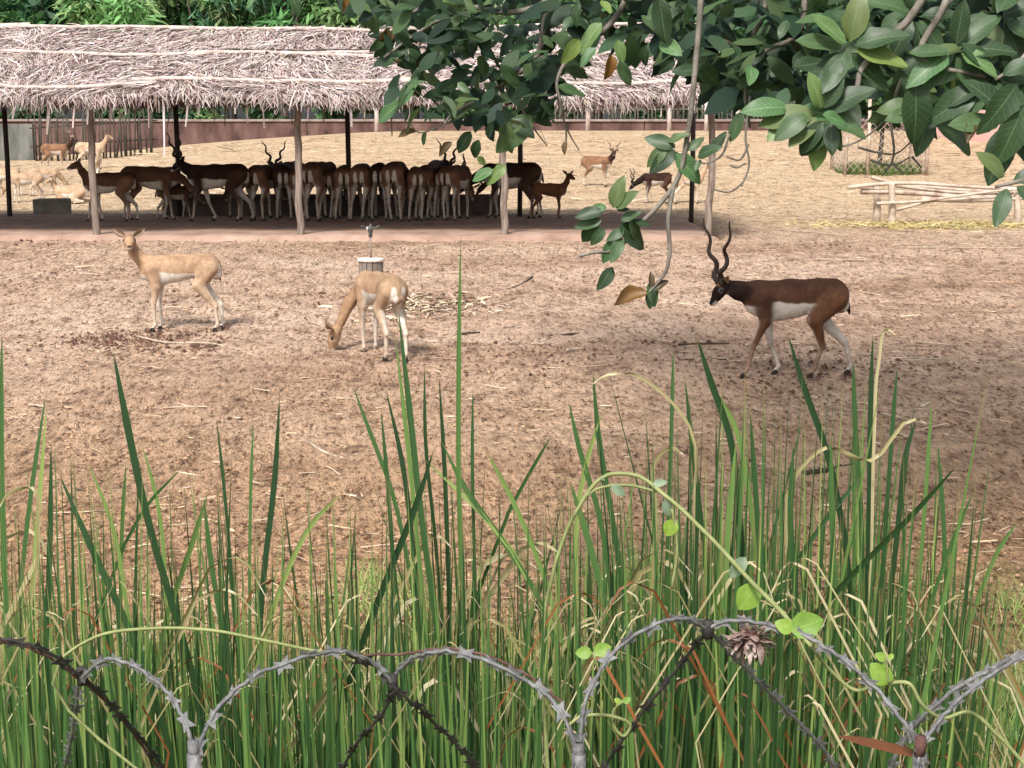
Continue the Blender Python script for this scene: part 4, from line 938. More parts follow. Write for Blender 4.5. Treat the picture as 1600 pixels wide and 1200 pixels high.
def leaf_at(base, d, nrm, L, kind='leaf', parent=None, var=None):
    d = Vector(d).normalized(); nrm = Vector(nrm); s = d.cross(nrm)
    if s.length < 1e-3: s = d.orthogonal()
    s.normalize(); nz = s.cross(d)
    M = Matrix((s, d, nz)).transposed().to_4x4(); M.translation = Vector(base)
    me = LM[kind][var if var is not None else random.randrange(6)]
    o = bpy.data.objects.new('leaf', me); col.objects.link(o)
    Sc = Matrix.Diagonal((L, L, L, 1))
    if parent: o.parent = parent; o.matrix_parent_inverse = wm(parent).inverted()
    lo, ro, sc = (M @ Sc).decompose(); o.location = lo; o.rotation_mode = 'QUATERNION'; o.rotation_quaternion = ro; o.scale = sc
    return o
def pixdir(a, b, Y, dY=0.0): return at_y(b[0], b[1], Y+dY)-at_y(a[0], a[1], Y)
TO_CAM = Vector((0, -1, .25))
# --- hanging stems traced from the picture; depth from the size of their leaves
stem = limb([(1.55, 3.9, 2.45)]+[at_y(px, py, 4.1) for px, py in ((1100, -70), (1094, 20), (1086, 110), (1076, 200), (1056, 285), (1030, 320), (1000, 350))]+[at_y(960, 392, 4.05), at_y(925, 395, 4.0), at_y(905, 400, 4.0)], .0095, .004)
stem2 = limb([at_y(px, py, 4.1) for px, py in ((1052, 290), (1044, 345), (1046, 400), (1040, 425), (1022, 448), (1012, 458))], .007, .003, parent=tree)
def pl(base, tip, parent, Y=4.08, dY=0.0, kind='leaf', nrm=None, var=None):
    a, b = at_y(base[0], base[1], Y), at_y(tip[0], tip[1], Y+dY)
    n_ = Vector(nrm) if nrm else TO_CAM+Vector((random.uniform(-.5, .5), 0, random.uniform(-.2, .7)))
    return leaf_at(a, b-a, n_, (b-a).length, kind, parent, var)
for ba, ti, kd in (((958, 325), (972, 275), 'leaf'), ((962, 325), (992, 298), 'leaf'), ((948, 325), (924, 322), 'young'), ((942, 330), (898, 336), 'leaf'), ((940, 345), (896, 352), 'leaf'), ((935, 348), (906, 380), 'leaf'), ((945, 358), (922, 382), 'leaf'), ((968, 352), (1018, 386), 'leaf'), ((990, 345), (1018, 352), 'leaf'),
                   ((985, 340), (1000, 375), 'leaf'), ((960, 372), (942, 412), 'young'), ((972, 370), (955, 410), 'leaf'), ((958, 418), (936, 452), 'leaf'), ((970, 345), (1000, 328), 'leaf'), ((965, 330), (985, 322), 'leaf'), ((975, 360), (950, 372), 'leaf')):
    pl(ba, ti, stem, 4.05, random.uniform(-.04, .04), kd)
for ba, ti, kd in (((1012, 458), (958, 468), 'brown'), ((1018, 446), (1015, 484), 'leaf'), ((1020, 455), (1043, 436), 'brown'), ((1016, 448), (1018, 424), 'brown'), ((1015, 440), (1024, 480), 'leaf')):
    pl(ba, ti, stem2, 4.1, 0, kd)
for ba, ti, kd in (((1055, 230), (1008, 212), 'leaf'), ((1045, 222), (1070, 205), 'leaf'), ((1040, 228), (1014, 258), 'leaf'), ((1055, 235), (1018, 265), 'leaf'), ((1055, 240), (1098, 285), 'young'), ((1075, 236), (1098, 212), 'leaf'), ((1090, 245), (1118, 225), 'leaf'), ((1062, 240), (1040, 250), 'young'), ((1095, 250), (1085, 268), 'leaf'), ((1110, 240), (1135, 205), 'leaf')):
    pl(ba, ti, stem, 4.1, random.uniform(-.05, .05), kd)
# bare hanging twigs
for pts in ([(1140, 210), (1125, 245), (1100, 255), (1085, 250)], [(1172, 150), (1165, 220), (1170, 260), (1160, 285), (1140, 300), (1115, 296)], [(1170, 225), (1155, 250), (1135, 245)], [(1165, 255), (1150, 262), (1140, 258)], [(1165, 275), (1158, 292)],
            [(1280, 230), (1330, 225), (1365, 205), (1380, 190)], [(1340, 230), (1370, 238), (1400, 240), (1425, 220)], [(1360, 250), (1385, 258), (1405, 255), (1422, 245)], [(1392, 190), (1393, 255), (1378, 275)], [(1393, 255), (1412, 272)], [(1425, 245), (1440, 262)], [(870, 150), (890, 210), (905, 235)], [(885, 200), (884, 235)], [(720, 165), (690, 195), (650, 205), (640, 190)], [(805, 150), (830, 195), (855, 228)]):
    Y = 4.0 if pts[0][0] > 1250 else 4.4 if pts[0][0] > 1000 else 5.2
    tw = limb([at_y(a_, b_, Y) for a_, b_ in pts], .0036, .002, 'twig')
# traced thicker branches inside the foliage; each runs up to a limb above the frame
BR = []
for pts, Y, r0 in (([(1480, -80), (1420, 30), (1375, 75), (1345, 110), (1335, 150), (1310, 170), (1285, 180)], 3.7, .012), ([(1520, -80), (1470, 20), (1440, 90), (1465, 105), (1500, 112), (1540, 120)], 3.6, .011), ([(1660, -60), (1620, 60), (1590, 100), (1555, 125)], 3.6, .010),
                   ([(900, -70), (850, 5), (790, 20), (735, 12), (690, 30), (640, 60), (600, 90)], 5.2, .014), ([(860, -60), (850, 40), (835, 95), (800, 120), (760, 150), (705, 180), (690, 200)], 5.2, .013), ([(1000, -60), (960, 30), (930, 60), (885, 95), (870, 130), (880, 170)], 4.8, .012),
                   ([(1200, -70), (1185, 40), (1160, 70), (1125, 62), (1100, 55)], 4.6, .010), ([(1260, -60), (1240, 60), (1195, 80), (1165, 140), (1172, 200)], 4.6, .011), ([(700, -60), (660, 10), (620, 30), (595, 45)], 5.3, .010), ([(1660, 140), (1620, 180), (1585, 190), (1560, 185)], 3.5, .009), ([(1660, 250), (1620, 275), (1585, 285), (1555, 292)], 3.4, .008), ([(1440, 60), (1415, 110), (1400, 150), (1395, 190)], 3.9, .010)):
    top = at_y(pts[0][0], pts[0][1], Y); up = Vector((top.x+.35, top.y+.1, 2.75 if Y > 4.4 else 2.5)) if pts[0][1] < 0 else top+Vector((.4, .1, .35))
    BR.append((limb([up]+[at_y(a_, b_, Y) for a_, b_ in pts], r0, .004), pts, Y))
def rosette(c, Y, n, L, parent, kind='leaf', face=.75, seed=0, spread=1.0):
    rr = random.Random(seed); a0 = rr.uniform(0, 6.28); P0 = at_y(c[0], c[1], Y)
    for k in range(n):
        a = a0+k*2.4+rr.uniform(-.3, .3); d = Vector((math.cos(a), -rr.uniform(.1, .6)*face, math.sin(a)*.85-.15))*spread
        nrm = Vector((-math.cos(a)*.35, -1.0*face, .75-math.sin(a)*.3))
        leaf_at(P0+d.normalized()*.015+Vector((0, rr.uniform(-.02, .02), 0)), d, nrm, L*rr.uniform(.7, 1.15), 'young' if (kind == 'mix' and k < 2) else ('leaf' if kind == 'mix' else kind), parent)
for c, n, L, kd, Y, bi in (((1325, 75), 8, .115, 'mix', 3.7, 0), ((1283, 178), 8, .115, 'mix', 3.68, 0), ((1490, 80), 8, .12, 'mix', 3.6, 1), ((1553, 123), 7, .115, 'leaf', 3.6, 2), ((1405, 120), 6, .11, 'leaf', 3.8, 11), ((1450, 170), 6, .12, 'leaf', 3.7, 11), ((1575, 190), 6, .125, 'leaf', 3.5, 9), ((1370, 50), 5, .11, 'leaf', 3.9, 0), ((1430, 25), 6, .11, 'leaf', 3.8, 1), ((1560, 30), 6, .11, 'leaf', 3.7, 2), ((1575, 285), 4, .085, 'leaf', 3.4, 10), ((1240, 170), 4, .10, 'young', 3.7, 0)):
    rosette(c, Y, n, L, BR[bi][0], kd, seed=int(c[0]))
# big single leaves that stand out
for ba, ti, kd, Y in (((1430, 130), (1438, 222), 'leaf', 3.6), ((1590, 130), (1545, 205), 'leaf', 3.4), ((1600, 165), (1562, 258), 'leaf', 3.4), ((1530, 140), (1450, 185), 'leaf', 3.6), ((1550, 130), (1548, 175), 'leaf', 3.6), ((1300, 195), (1250, 240), 'leaf', 3.65), ((1285, 190), (1247, 240), 'leaf', 3.65), ((1298, 192), (1300, 240), 'leaf', 3.65), ((1285, 180), (1330, 190), 'young', 3.6), ((1260, 180), (1215, 210), 'leaf', 3.65), ((1270, 210), (1240, 212), 'leaf', 3.7), ((1520, 195), (1512, 218), 'brown', 3.5),
                       ((1075, 5), (1075, 42), 'young', 4.3), ((1030, -5), (1040, 70), 'leaf', 4.5), ((940, 0), (955, 20), 'young', 4.6), ((905, 5), (895, 40), 'leaf', 4.6), ((955, 85), (950, 125), 'brown', 4.5), ((965, 62), (975, 100), 'young', 4.45), ((968, 95), (985, 135), 'leaf', 4.45), ((1010, 70), (1003, 105), 'leaf', 4.5), ((1055, 95), (1030, 115), 'leaf', 4.5), ((1060, 95), (1058, 125), 'leaf', 4.5), ((1160, 175), (1140, 222), 'leaf', 4.4), ((905, 60), (880, 100), 'young', 4.6), ((930, 75), (905, 98), 'young', 4.6),
                       ((785, 190), (800, 240), 'leaf', 5.0), ((830, 180), (775, 238), 'leaf', 5.0), ((800, 185), (835, 212), 'leaf', 5.0), ((745, 245), (762, 258), 'young', 5.0), ((770, 265), (735, 280), 'young', 5.0), ((790, 258), (760, 285), 'young', 5.0), ((735, 205), (715, 240), 'leaf', 5.1), ((748, 218), (738, 250), 'leaf', 5.1), ((665, 205), (660, 228), 'young', 5.2), ((650, 205), (622, 214), 'brown', 5.2), ((706, 222), (685, 243), 'brown', 5.2), ((628, 160), (586, 188), 'young', 5.2), ((652, 120), (625, 165), 'young', 5.2), ((885, 222), (880, 240), 'brown', 4.8), ((610, 25), (625, 50), 'leaf', 5.2), ((605, 45), (595, 68), 'brown', 5.2), ((618, 45), (610, 62), 'brown', 5.2),
                       ((400, -8), (385, 14), 'young', 5.4), ((455, -10), (470, 22), 'leaf', 5.4), ((500, -8), (520, 8), 'young', 5.4), ((555, -5), (530, 15), 'brown', 5.4), ((570, -6), (566, 22), 'brown', 5.4)):
    k = min(range(len(BR)), key=lambda i_: min((p_[0]-ba[0])**2+(p_[1]-ba[1])**2 for p_ in BR[i_][1]))
    pl(ba, ti, BR[k][0], Y, random.uniform(-.05, .05), kd)
# the mass of leaves between them: nearest ones as leaves of their own, the deep ones joined
EX = [470, 560, 590, 604, 622, 650, 700, 745, 800, 850, 880, 905, 930, 960, 1000, 1040, 1080, 1110, 1150, 1200, 1240, 1300, 1340, 1400, 1440, 1480, 1520, 1560, 1620]
EYm = [-5, 10, 40, 70, 165, 195, 185, 195, 200, 190, 150, 95, 70, 55, 80, 85, 110, 120, 165, 175, 190, 180, 150, 185, 190, 165, 150, 175, 230]
def inside_mass(px, py):
    if py > np.interp(px, EX, EYm): return False
    for x0, x1, y0, y1 in ((662, 694, 98, 145), (900, 1002, 66, 150), (640, 655, 150, 190), (1500, 1640, 138, 180), (1436, 1640, 176, 260), (935, 965, 12, 32)):
        if x0 < px < x1 and y0 < py < y1: return False
    return True
cnt = 0; deep = []
rr = random.Random(11)
while cnt < 190 or len(deep) < 1550:
    px, py = rr.uniform(480, 1620), rr.uniform(-60, 240)
    if not inside_mass(px, py): continue
    Y0 = float(np.interp(px, [500, 900, 1250, 1600], [5.3, 4.9, 4.3, 3.9]))
    a = rr.uniform(0, 6.28); dn = Vector((math.cos(a)*.9, math.sin(a)*.5-.1, -rr.uniform(.0, 1.2)+.25)); nrm = Vector((rr.uniform(-.8, .8), -rr.uniform(.1, 1), rr.uniform(.1, 1)))
    L = rr.uniform(.06, .12)*(1.0 if px > 850 else .85)
    if cnt < 190:
        P = at_y(px, py, Y0+rr.uniform(-.25, .25)); k = min(range(len(BR)), key=lambda i_: min((p_[0]-px)**2+(p_[1]-py)**2 for p_ in BR[i_][1]))
        leaf_at(P, dn, nrm, L, 'leaf' if rr.random() < .93 else 'young', BR[k][0]); cnt += 1
    else: deep.append((at_y(px, py-8, Y0+rr.uniform(-.1, 1.1)), dn, nrm, L*1.05))
D4 = [np.array([tuple(d_[i]) for d_ in deep]) for i in range(3)]; dl = np.array([d_[3] for d_ in deep]); n = len(dl)
LG = [(.085, .14, .06), (.05, .10, .045), (.012, .030, .016), (.022, .052, .026), (.022, .052, .026), (.040, .082, .038), (.018, .042, .028)]
Vd = strips(D4[0], D4[1], D4[2], dl, dl*.5, .2, 4, .2, palette(LG, n), shape=[.2, .85, 1, .75, .06])
# crown above the picture: it shades the right side of the yard
n = 11000; bl = np.array([(1.2, 7.6, 4.9, 1.5), (2.6, 8.6, 5.2, 1.8), (4.0, 7.6, 5.0, 1.8), (1.6, 10.0, 5.5, 1.5), (3.2, 10.6, 5.7, 1.7), (4.8, 9.8, 5.4, 1.6), (2.2, 6.2, 4.2, 1.3), (3.6, 5.4, 4.3, 1.4), (.8, 11.4, 5.7, 1.1), (5.6, 8.0, 5.2, 1.4), (2.4, 4.9, 3.6, 1.0), (.9, 5.2, 3.3, .7)])
k = rng.integers(0, len(bl), n); off = unit(rng.normal(0, 1, (n, 3)))*(rng.random((n, 1))**.5)*bl[k][:, 3:4]*np.array([1, 1, .62])
P = bl[k][:, :3]+off-[.9, 2.6, 0]; keep = (P[:, 2] > 1.5+.11*P[:, 1]+.35) & (P[:, 1] > 4.1+.25*np.sin(P[:, 0]*2)); P = P[keep]; off = off[keep]; n = len(P)
L = rng.uniform(.13, .22, n); Vt_ = strips(P, unit(off+rng.normal(0, .5, (n, 3)))+[0, 0, -.3], rng.normal(0, .45, (n, 3))+[0, 0, 1], L, L*.5, .25, 3, .2, palette(LG, n), shape=[.25, 1, .85, .06])
V, F, C = merge(Vd, Vt_)
o = link('foliage', mesh('foliage', V, F, True, C), tree, MAT['foliage']); o['kind'] = 'stuff'

# ================================================================ CATTAILS
def blade(pts, W, parent, kind='blade', n=12, twist=0.6, facing=None):
    """one cattail leaf: keel-folded ribbon along pts (base first), tapering to the tip"""
    P = np.array([tuple(p) for p in smooth_path(pts, max(3, n//(len(pts)-1)))]); m = len(P)
    Tn = unit(np.gradient(P, axis=0)); a = facing if facing is not None else random.uniform(-.9, .9)
    tw = np.linspace(0, twist*random.uniform(-1, 1), m)+a
    S = np.stack([np.cos(tw), np.sin(tw), 0*tw], -1); S = unit(S-Tn*(S*Tn).sum(1, keepdims=True)); N = np.cross(S, Tn)
    t = np.linspace(0, 1, m); wd = (W*.5*np.minimum(1, .7+t)*np.clip((1-t)/.24, 0.02, 1)**.75)[:, None]
    V = np.stack([P-S*wd, P-N*wd*.28, P+S*wd], 1).reshape(-1, 3)
    F = np.array([(i*3+j, i*3+j+1, i*3+j+4, i*3+j+3) for i in range(m-1) for j in (0, 1)])
    uv = np.stack([np.tile([0, .5, 1], m), np.repeat(t, 3)], -1)
    return link('leaf_blade' if kind == 'blade' else 'dry_blade' if kind == 'dry_blade' else 'rusty_blade', mesh('blade', V, F, True, None, uv), parent, MAT[kind])
def plant_base(px, Y):
    d = (px-800)/FPX*Y; return Vector((d, Y, gz(d, Y)-.03))
LABELS = ('tall green cattail plant with narrow upright leaves in the reed bed', 'cattail')
def new_plant(b, label=None, group='cattails in the reed bed'):
    r = empty('cattail', b); tag(r, label or LABELS[0], 'cattail', group if not label else None); return r
def rand_blade(b, parent, tip_px, tip_py, Y, W, kind='blade', arch=0.0):
    tip = at_y(tip_px, tip_py, Y+random.uniform(-.15, .15)); mid = b.lerp(tip, .55)+Vector((random.uniform(-.03, .03), 0, 0)); mid.x += (b.x-tip.x)*random.uniform(.05, .3)+random.uniform(-.02, .02)
    pts = [b+Vector((random.uniform(-.03, .03), random.uniform(-.04, .04), 0)), mid, tip]
    if kind != 'blade' or arch:                       # withered tip folds over
        s = random.choice((-1, 1)); k = arch or random.uniform(.02, .09)
        pts.append(tip+Vector((s*k*.6, 0, k*.25))); pts.append(tip+Vector((s*k*1.3, 0, -k*random.uniform(.1, 1.2))))
    blade(pts, W, parent, kind)
# leaves that can be picked out in the photograph: tip first, then down the leaf
HERO = [([(3, 515), (2, 700), (12, 1000)], 3.0, .014, 0), ([(72, 615), (50, 760), (25, 1000)], 3.0, .013, 0), ([(73, 632), (60, 800), (45, 1000)], 3.0, .012, 0), ([(80, 690), (78, 850), (70, 1050)], 2.9, .014, 0),
        ([(176, 545), (198, 660), (228, 800), (300, 1050)], 2.7, .017, 0), ([(90, 735), (140, 850), (200, 980), (260, 1150)], 2.6, .015, 0), ([(138, 722), (175, 820), (200, 960)], 2.9, .012, 0), ([(197, 722), (192, 800), (188, 960)], 3.0, .010, 0), ([(222, 695), (245, 780), (262, 1000)], 3.0, .011, 0), ([(285, 730), (230, 790), (195, 850)], 3.0, .009, 0),
        ([(437, 615), (430, 740), (412, 900), (400, 1100)], 2.8, .016, 0), ([(338, 652), (350, 760), (362, 900)], 3.1, .009, 0), ([(396, 655), (392, 760), (390, 900)], 3.1, .009, 0), ([(325, 770), (300, 850), (262, 960)], 2.8, .013, 0), ([(318, 775), (330, 880), (352, 1010)], 2.8, .013, 0), ([(533, 772), (490, 815), (450, 890), (400, 1050)], 2.8, .012, 0),
        ([(550, 600), (580, 680), (610, 760), (650, 950)], 3.0, .011, 0), ([(595, 635), (606, 760), (616, 900)], 3.0, .011, 0), ([(602, 605), (628, 720), (645, 850), (660, 1020)], 2.9, .013, 0), ([(622, 480), (640, 640), (655, 780), (690, 1040)], 2.8, .015, 0), ([(617, 520), (632, 650), (648, 800), (670, 1040)], 2.85, .012, 0),
        ([(720, 370), (717, 560), (717, 760), (728, 1050)], 2.8, .012, 0), ([(678, 702), (650, 790), (610, 890), (540, 1080)], 2.6, .015, 0), ([(686, 585), (695, 740), (702, 950)], 2.9, .011, 0), ([(663, 570), (665, 690), (680, 840)], 2.95, .009, 0), ([(739, 605), (738, 720), (742, 900)], 2.95, .009, 0), ([(690, 690), (725, 760), (775, 830), (840, 930)], 2.9, .013, 0), ([(665, 720), (740, 790), (800, 860)], 2.9, .011, 0), ([(760, 705), (800, 780), (850, 900)], 2.8, .012, 0),
        ([(862, 680), (830, 735), (795, 800)], 3.0, .010, 0), ([(926, 575), (935, 680), (955, 800), (985, 1000)], 2.9, .014, 0), ([(888, 625), (905, 700), (935, 800), (960, 960)], 2.9, .013, 0), ([(942, 640), (920, 710), (905, 780), (900, 950)], 2.9, .012, 0), ([(890, 750), (915, 830), (945, 940)], 2.8, .016, 0), ([(1052, 545), (1050, 640), (1046, 760)], 3.0, .010, 0), ([(1088, 525), (1112, 600), (1140, 680), (1155, 800)], 2.9, .017, 0), ([(1118, 610), (1150, 670), (1165, 740)], 2.9, .013, 0),
        ([(1230, 520), (1258, 610), (1290, 700), (1320, 840)], 2.8, .015, 0), ([(1333, 560), (1336, 660), (1345, 800)], 2.9, .013, 0), ([(1364, 520), (1360, 640), (1358, 780)], 2.9, .012, 0), ([(1402, 570), (1395, 660), (1388, 760)], 2.95, .011, 0), ([(1456, 625), (1450, 720), (1440, 860)], 2.95, .010, 0), ([(1432, 655), (1415, 710), (1405, 800)], 2.9, .012, 0), ([(1500, 722), (1430, 800), (1340, 890), (1240, 1000)], 2.6, .017, 0), ([(1465, 690), (1472, 780), (1478, 900)], 2.9, .011, 0),
        ([(1520, 770), (1495, 830), (1465, 910)], 2.8, .012, 0), ([(1172, 640), (1180, 760), (1190, 900)], 2.8, .014, 0), ([(1150, 690), (1140, 800), (1130, 960)], 2.8, .015, 0), ([(1298, 680), (1300, 800), (1305, 950)], 2.75, .014, 0), ([(1070, 590), (1082, 700), (1100, 850)], 2.9, .012, 0), ([(1590, 815), (1560, 860), (1530, 930)], 2.8, .011, 0), ([(1350, 740), (1300, 800), (1230, 900)], 2.8, .012, 0), ([(1240, 690), (1235, 800), (1245, 960)], 2.75, .014, 0)]
for pts, Y, W, _ in HERO:
    last = pts[-1]; prev = pts[-2]; k = (1500-last[1])/max(60, last[1]-prev[1]); bx = last[0]+np.clip((last[0]-prev[0])*k*.6, -150, 150)
    b = plant_base(float(bx), Y+.05); r = new_plant(b)
    blade([b]+[at_y(px, py, Y) for px, py in pts[::-1]], W*.78, r, 'blade', 18, .25, random.uniform(-.35, .35))
    for j in range(5):
        rand_blade(b, r, last[0]+random.uniform(-60, 60), random.uniform(820, 1080), Y, random.uniform(.007, .013), 'blade' if random.random() < .9 else 'dry_blade')
# folded dry leaves that stand out
for pts, Y, W, lb in (([(925, 601), (940, 590), (985, 584), (1030, 610), (1078, 668), (1085, 800)], 2.8, .0055, 'cattail with one pale leaf arching over in a long bow'), ([(1398, 520), (1386, 515), (1374, 560), (1366, 680), (1362, 850)], 2.85, .0065, 'cattail with a yellow leaf hooked over at its tip'), ([(1070, 712), (1050, 700), (1030, 712), (1025, 800)], 2.8, .007, 'cattail with a short pale curled leaf near the arching vine'),
                      ([(1448, 662), (1430, 655), (1360, 720), (1290, 700), (1245, 740), (1230, 900)], 2.8, .007, 'cattail with a long leaf drooping sideways among the dense reeds'), ([(-5, 800), (15, 770), (50, 762), (60, 830), (40, 990)], 2.6, .006, 'cattail with a pale leaf folded over at the edge of the reed bed')):
    b = plant_base(pts[-1][0], Y); r = new_plant(b, lb)
    blade([b]+[at_y(px, py, Y) for px, py in pts[::-1]], W, r, 'dry_blade', 24, .3, .1)
    for j in range(4): rand_blade(b, r, pts[-1][0]+random.uniform(-50, 50), random.uniform(830, 1050), Y, .010)
# the rest of the bed
TX = [0, 120, 260, 400, 520, 640, 760, 860, 960, 1060, 1150, 1250, 1340, 1420, 1500, 1600]
TY = [740, 790, 810, 830, 850, 780, 810, 840, 800, 720, 670, 650, 660, 720, 800, 850]
for i in range(180):
    px = (i+random.random())/150*1760-80 if i < 110 else random.uniform(960, 1540) if i < 200 else random.uniform(-60, 1660)
    Y = random.uniform(2.35, 3.6); b = plant_base(px, Y); r = new_plant(b)
    top = float(np.interp(px, TX, TY))
    kinds_ = []
    for j in range(random.randint(12, 15)):
        u = random.random(); ty = top+40+(1080-top)*u**.9+random.uniform(-30, 30)
        kd = 'blade' if random.random() < (.89 if px < 1350 else .80) else ('dry_blade' if random.random() < .7 else 'rust_blade')
        if random.random() < .13: ty = top-random.uniform(-20, 110)
        if kd != 'blade': ty = max(ty, 880)+random.uniform(0, 120)
        sx = random.gauss(0, 34) if random.random() < .82 else random.gauss(0, 120)
        rand_blade(b, r, px+sx, ty, Y, random.uniform(.004, .0105)*(1 if kd == 'blade' else .55), kd); kinds_.append(kd)
    if 'rust_blade' in kinds_: tag(r, 'cattail plant with rusty brown dead leaves among its green ones', None, 'cattails with rusty leaves')
    elif 'dry_blade' in kinds_: tag(r, 'cattail plant with pale straw coloured folded leaves among its green ones', None, 'cattails with straw coloured leaves')
# thin dead straws and litter in the bed, nobody could count them
n = 2300; Y = rng.uniform(2.6, 4.6, n); X = rng.uniform(-.40, .42, n)*Y; P = np.stack([X, Y, ground(X, Y)-.02], -1)
L = rng.uniform(.70, 1.4, n); ang = rng.normal(0, .09, n)
V1 = strips(P, np.stack([np.sin(ang), rng.normal(0, .12, n), np.cos(ang)], -1), np.stack([rng.normal(0, .5, n), -np.ones(n), np.zeros(n)], -1), L, rng.uniform(.004, .010, n), rng.normal(0, .10, n), 4, .35, palette([(.06, .15, .05), (.11, .23, .07), (.035, .09, .035), (.15, .28, .09), (.09, .20, .06), (.20, .32, .10), (.52, .45, .29)], n))
tag(link('reed_undergrowth', mesh('reed_undergrowth', V1[0], V1[1], False, V1[2]), None, MAT['grass']), 'tangle of thin green and dead stalks low in the reed bed', 'reeds', kind='stuff')
# bright short grass on the bank behind
n = 60000; Y = 4.3+rng.random(n)**1.3*3.6; X = rng.uniform(-.42, .42, n)*Y; keep = fbm(X, Y, 51, 3, 1.2)+(6.0-Y)*.32+rng.normal(0, .12, n) > 0; X, Y = X[keep], Y[keep]; n = len(X)
P = np.stack([X, Y, ground(X, Y)-.005], -1)
V1 = strips(P, np.stack([rng.normal(0, .45, n), rng.normal(0, .45, n), np.full(n, .9)], -1), np.stack([rng.normal(0, .6, n), -np.ones(n), np.zeros(n)], -1), rng.uniform(.06, .20, n), rng.uniform(.004, .009, n), rng.normal(.1, .25, n), 2, .15, palette([(.20, .34, .08), (.28, .42, .11), (.36, .46, .15), (.44, .44, .20)], n))
tag(link('grass', mesh('grass', V1[0], V1[1], False, V1[2]), None, MAT['grass']), 'short bright green grass on the bank behind the cattails', 'grass', kind='stuff')

# ================================================================ RAZOR WIRE
wire = empty('razor_wire', (0, 2.0, gz(0, 2.0))); tag(wire, 'loose coil of grey razor wire stretched in front of the reeds', 'razor wire')
def wire_loop(pts, mat, r=.0027, barb=.033, name='wire_strand'):
    P = smooth_path([at_y(px, py, Y) for px, py, Y in pts], 8); r = min(r, .0023) if mat == 'dark_wire' else r
    P = [p_+Vector((random.gauss(0, .0006), random.gauss(0, .0006), random.gauss(0, .0009))) for p_ in P]
    o = MB().tube(P, r, 7, wob=.10).build(name, MAT[mat], wire, True)
    mb = MB(); acc = 0.0
    for a, b in zip(P[:-1], P[1:]):
        acc += (b-a).length
        if acc > barb:
            acc = 0.0; t = (b-a).normalized(); s = t.cross(Vector((random.uniform(-.4, .4), -1, random.uniform(-.4, .4)))).normalized(); n_ = t.cross(s)
            for sg in (-1, 1):
                h_ = random.uniform(.006, .011)
                q = [a-t*.008, a+t*.008, a+t*.012+s*sg*h_, a-t*.010+s*sg*h_*.9, a+s*sg*h_*.45]
                V = [v_+n_*.0009 for v_ in q]+[v_-n_*.0009 for v_ in q]
                mb.add(V, [(0, 1, 4), (0, 4, 3), (1, 2, 4), (6, 5, 9), (5, 8, 9), (7, 6, 9), (0, 3, 8, 5), (1, 6, 7, 2), (3, 4, 9, 8), (4, 2, 7, 9)])
    if mb.v: bo = mb.build('barbs', MAT[mat], o); bo['kind'] = 'stuff'
    return o
dk, lt = 'dark_wire', 'wire'
wire_loop([(-60, 1002, 1.85), (0, 997, 1.86), (60, 1013, 1.88), (125, 1055, 1.92), (190, 1120, 2.0), (255, 1200, 2.1), (300, 1270, 2.15), (330, 1400, 2.2)], dk)
wire_loop([(-60, 1008, 1.87), (0, 1002, 1.87), (70, 1024, 1.9), (130, 1066, 1.93), (170, 1100, 1.98), (210, 1150, 2.05), (262, 1225, 2.12), (320, 1400, 2.2)], 'bristle', .002, 9)
wire_loop([(100, 1200, 2.1), (118, 1120, 1.98), (130, 1060, 1.92), (160, 1032, 1.90), (205, 1038, 1.87), (260, 1080, 1.84), (292, 1135, 1.81), (303, 1180, 1.79), (306, 1300, 1.78)], lt)
wire_loop([(300, 1300, 1.78), (308, 1175, 1.79), (335, 1115, 1.81), (390, 1062, 1.84), (460, 1032, 1.87), (540, 1020, 1.90), (590, 1040, 1.92), (612, 1066, 1.93)], lt)
wire_loop([(540, 1022, 1.91), (590, 1044, 1.93), (614, 1070, 1.93), (680, 1130, 2.0), (745, 1200, 2.08), (800, 1300, 2.15)], dk)
wire_loop([(612, 1064, 1.94), (604, 1105, 1.98), (570, 1145, 2.03), (535, 1200, 2.1), (500, 1290, 2.15)], dk, .0035, .05)
wire_loop([(617, 1055, 1.94), (645, 1028, 1.92), (690, 1018, 1.90), (750, 1030, 1.87), (820, 1062, 1.84), (875, 1110, 1.81), (898, 1165, 1.79), (904, 1300, 1.78)], lt)
wire_loop([(560, 1025, 1.92), (640, 1020, 1.92), (690, 1014, 1.92), (760, 1024, 1.9), (830, 1058, 1.88), (885, 1105, 1.85)], 'bristle', .0018, 9)
wire_loop([(905, 1300, 1.78), (905, 1170, 1.79), (918, 1090, 1.81), (955, 1025, 1.84), (1010, 982, 1.87), (1070, 966, 1.90), (1105, 984, 1.93), (1160, 1040, 1.98), (1240, 1120, 2.05), (1300, 1190, 2.1), (1350, 1300, 2.15)], lt)
wire_loop([(1108, 982, 1.93), (1060, 1042, 1.98), (1005, 1112, 2.03), (945, 1200, 2.1), (900, 1290, 2.15)], dk, .0038, .045)
wire_loop([(1095, 985, 1.93), (1130, 972, 1.92), (1200, 976, 1.89), (1270, 1000, 1.86), (1340, 1050, 1.83), (1400, 1112, 1.80), (1434, 1165, 1.785), (1440, 1300, 1.78)], lt)
wire_loop([(1440, 1300, 1.78), (1442, 1165, 1.785), (1475, 1118, 1.81), (1530, 1068, 1.84), (1600, 1025, 1.87), (1680, 1010, 1.88)], lt)
wire_loop([(1370, 1260, 1.95), (1400, 1180, 1.93), (1450, 1112, 1.9), (1530, 1055, 1.88), (1600, 1022, 1.88), (1660, 1015, 1.88)], lt, .0032)
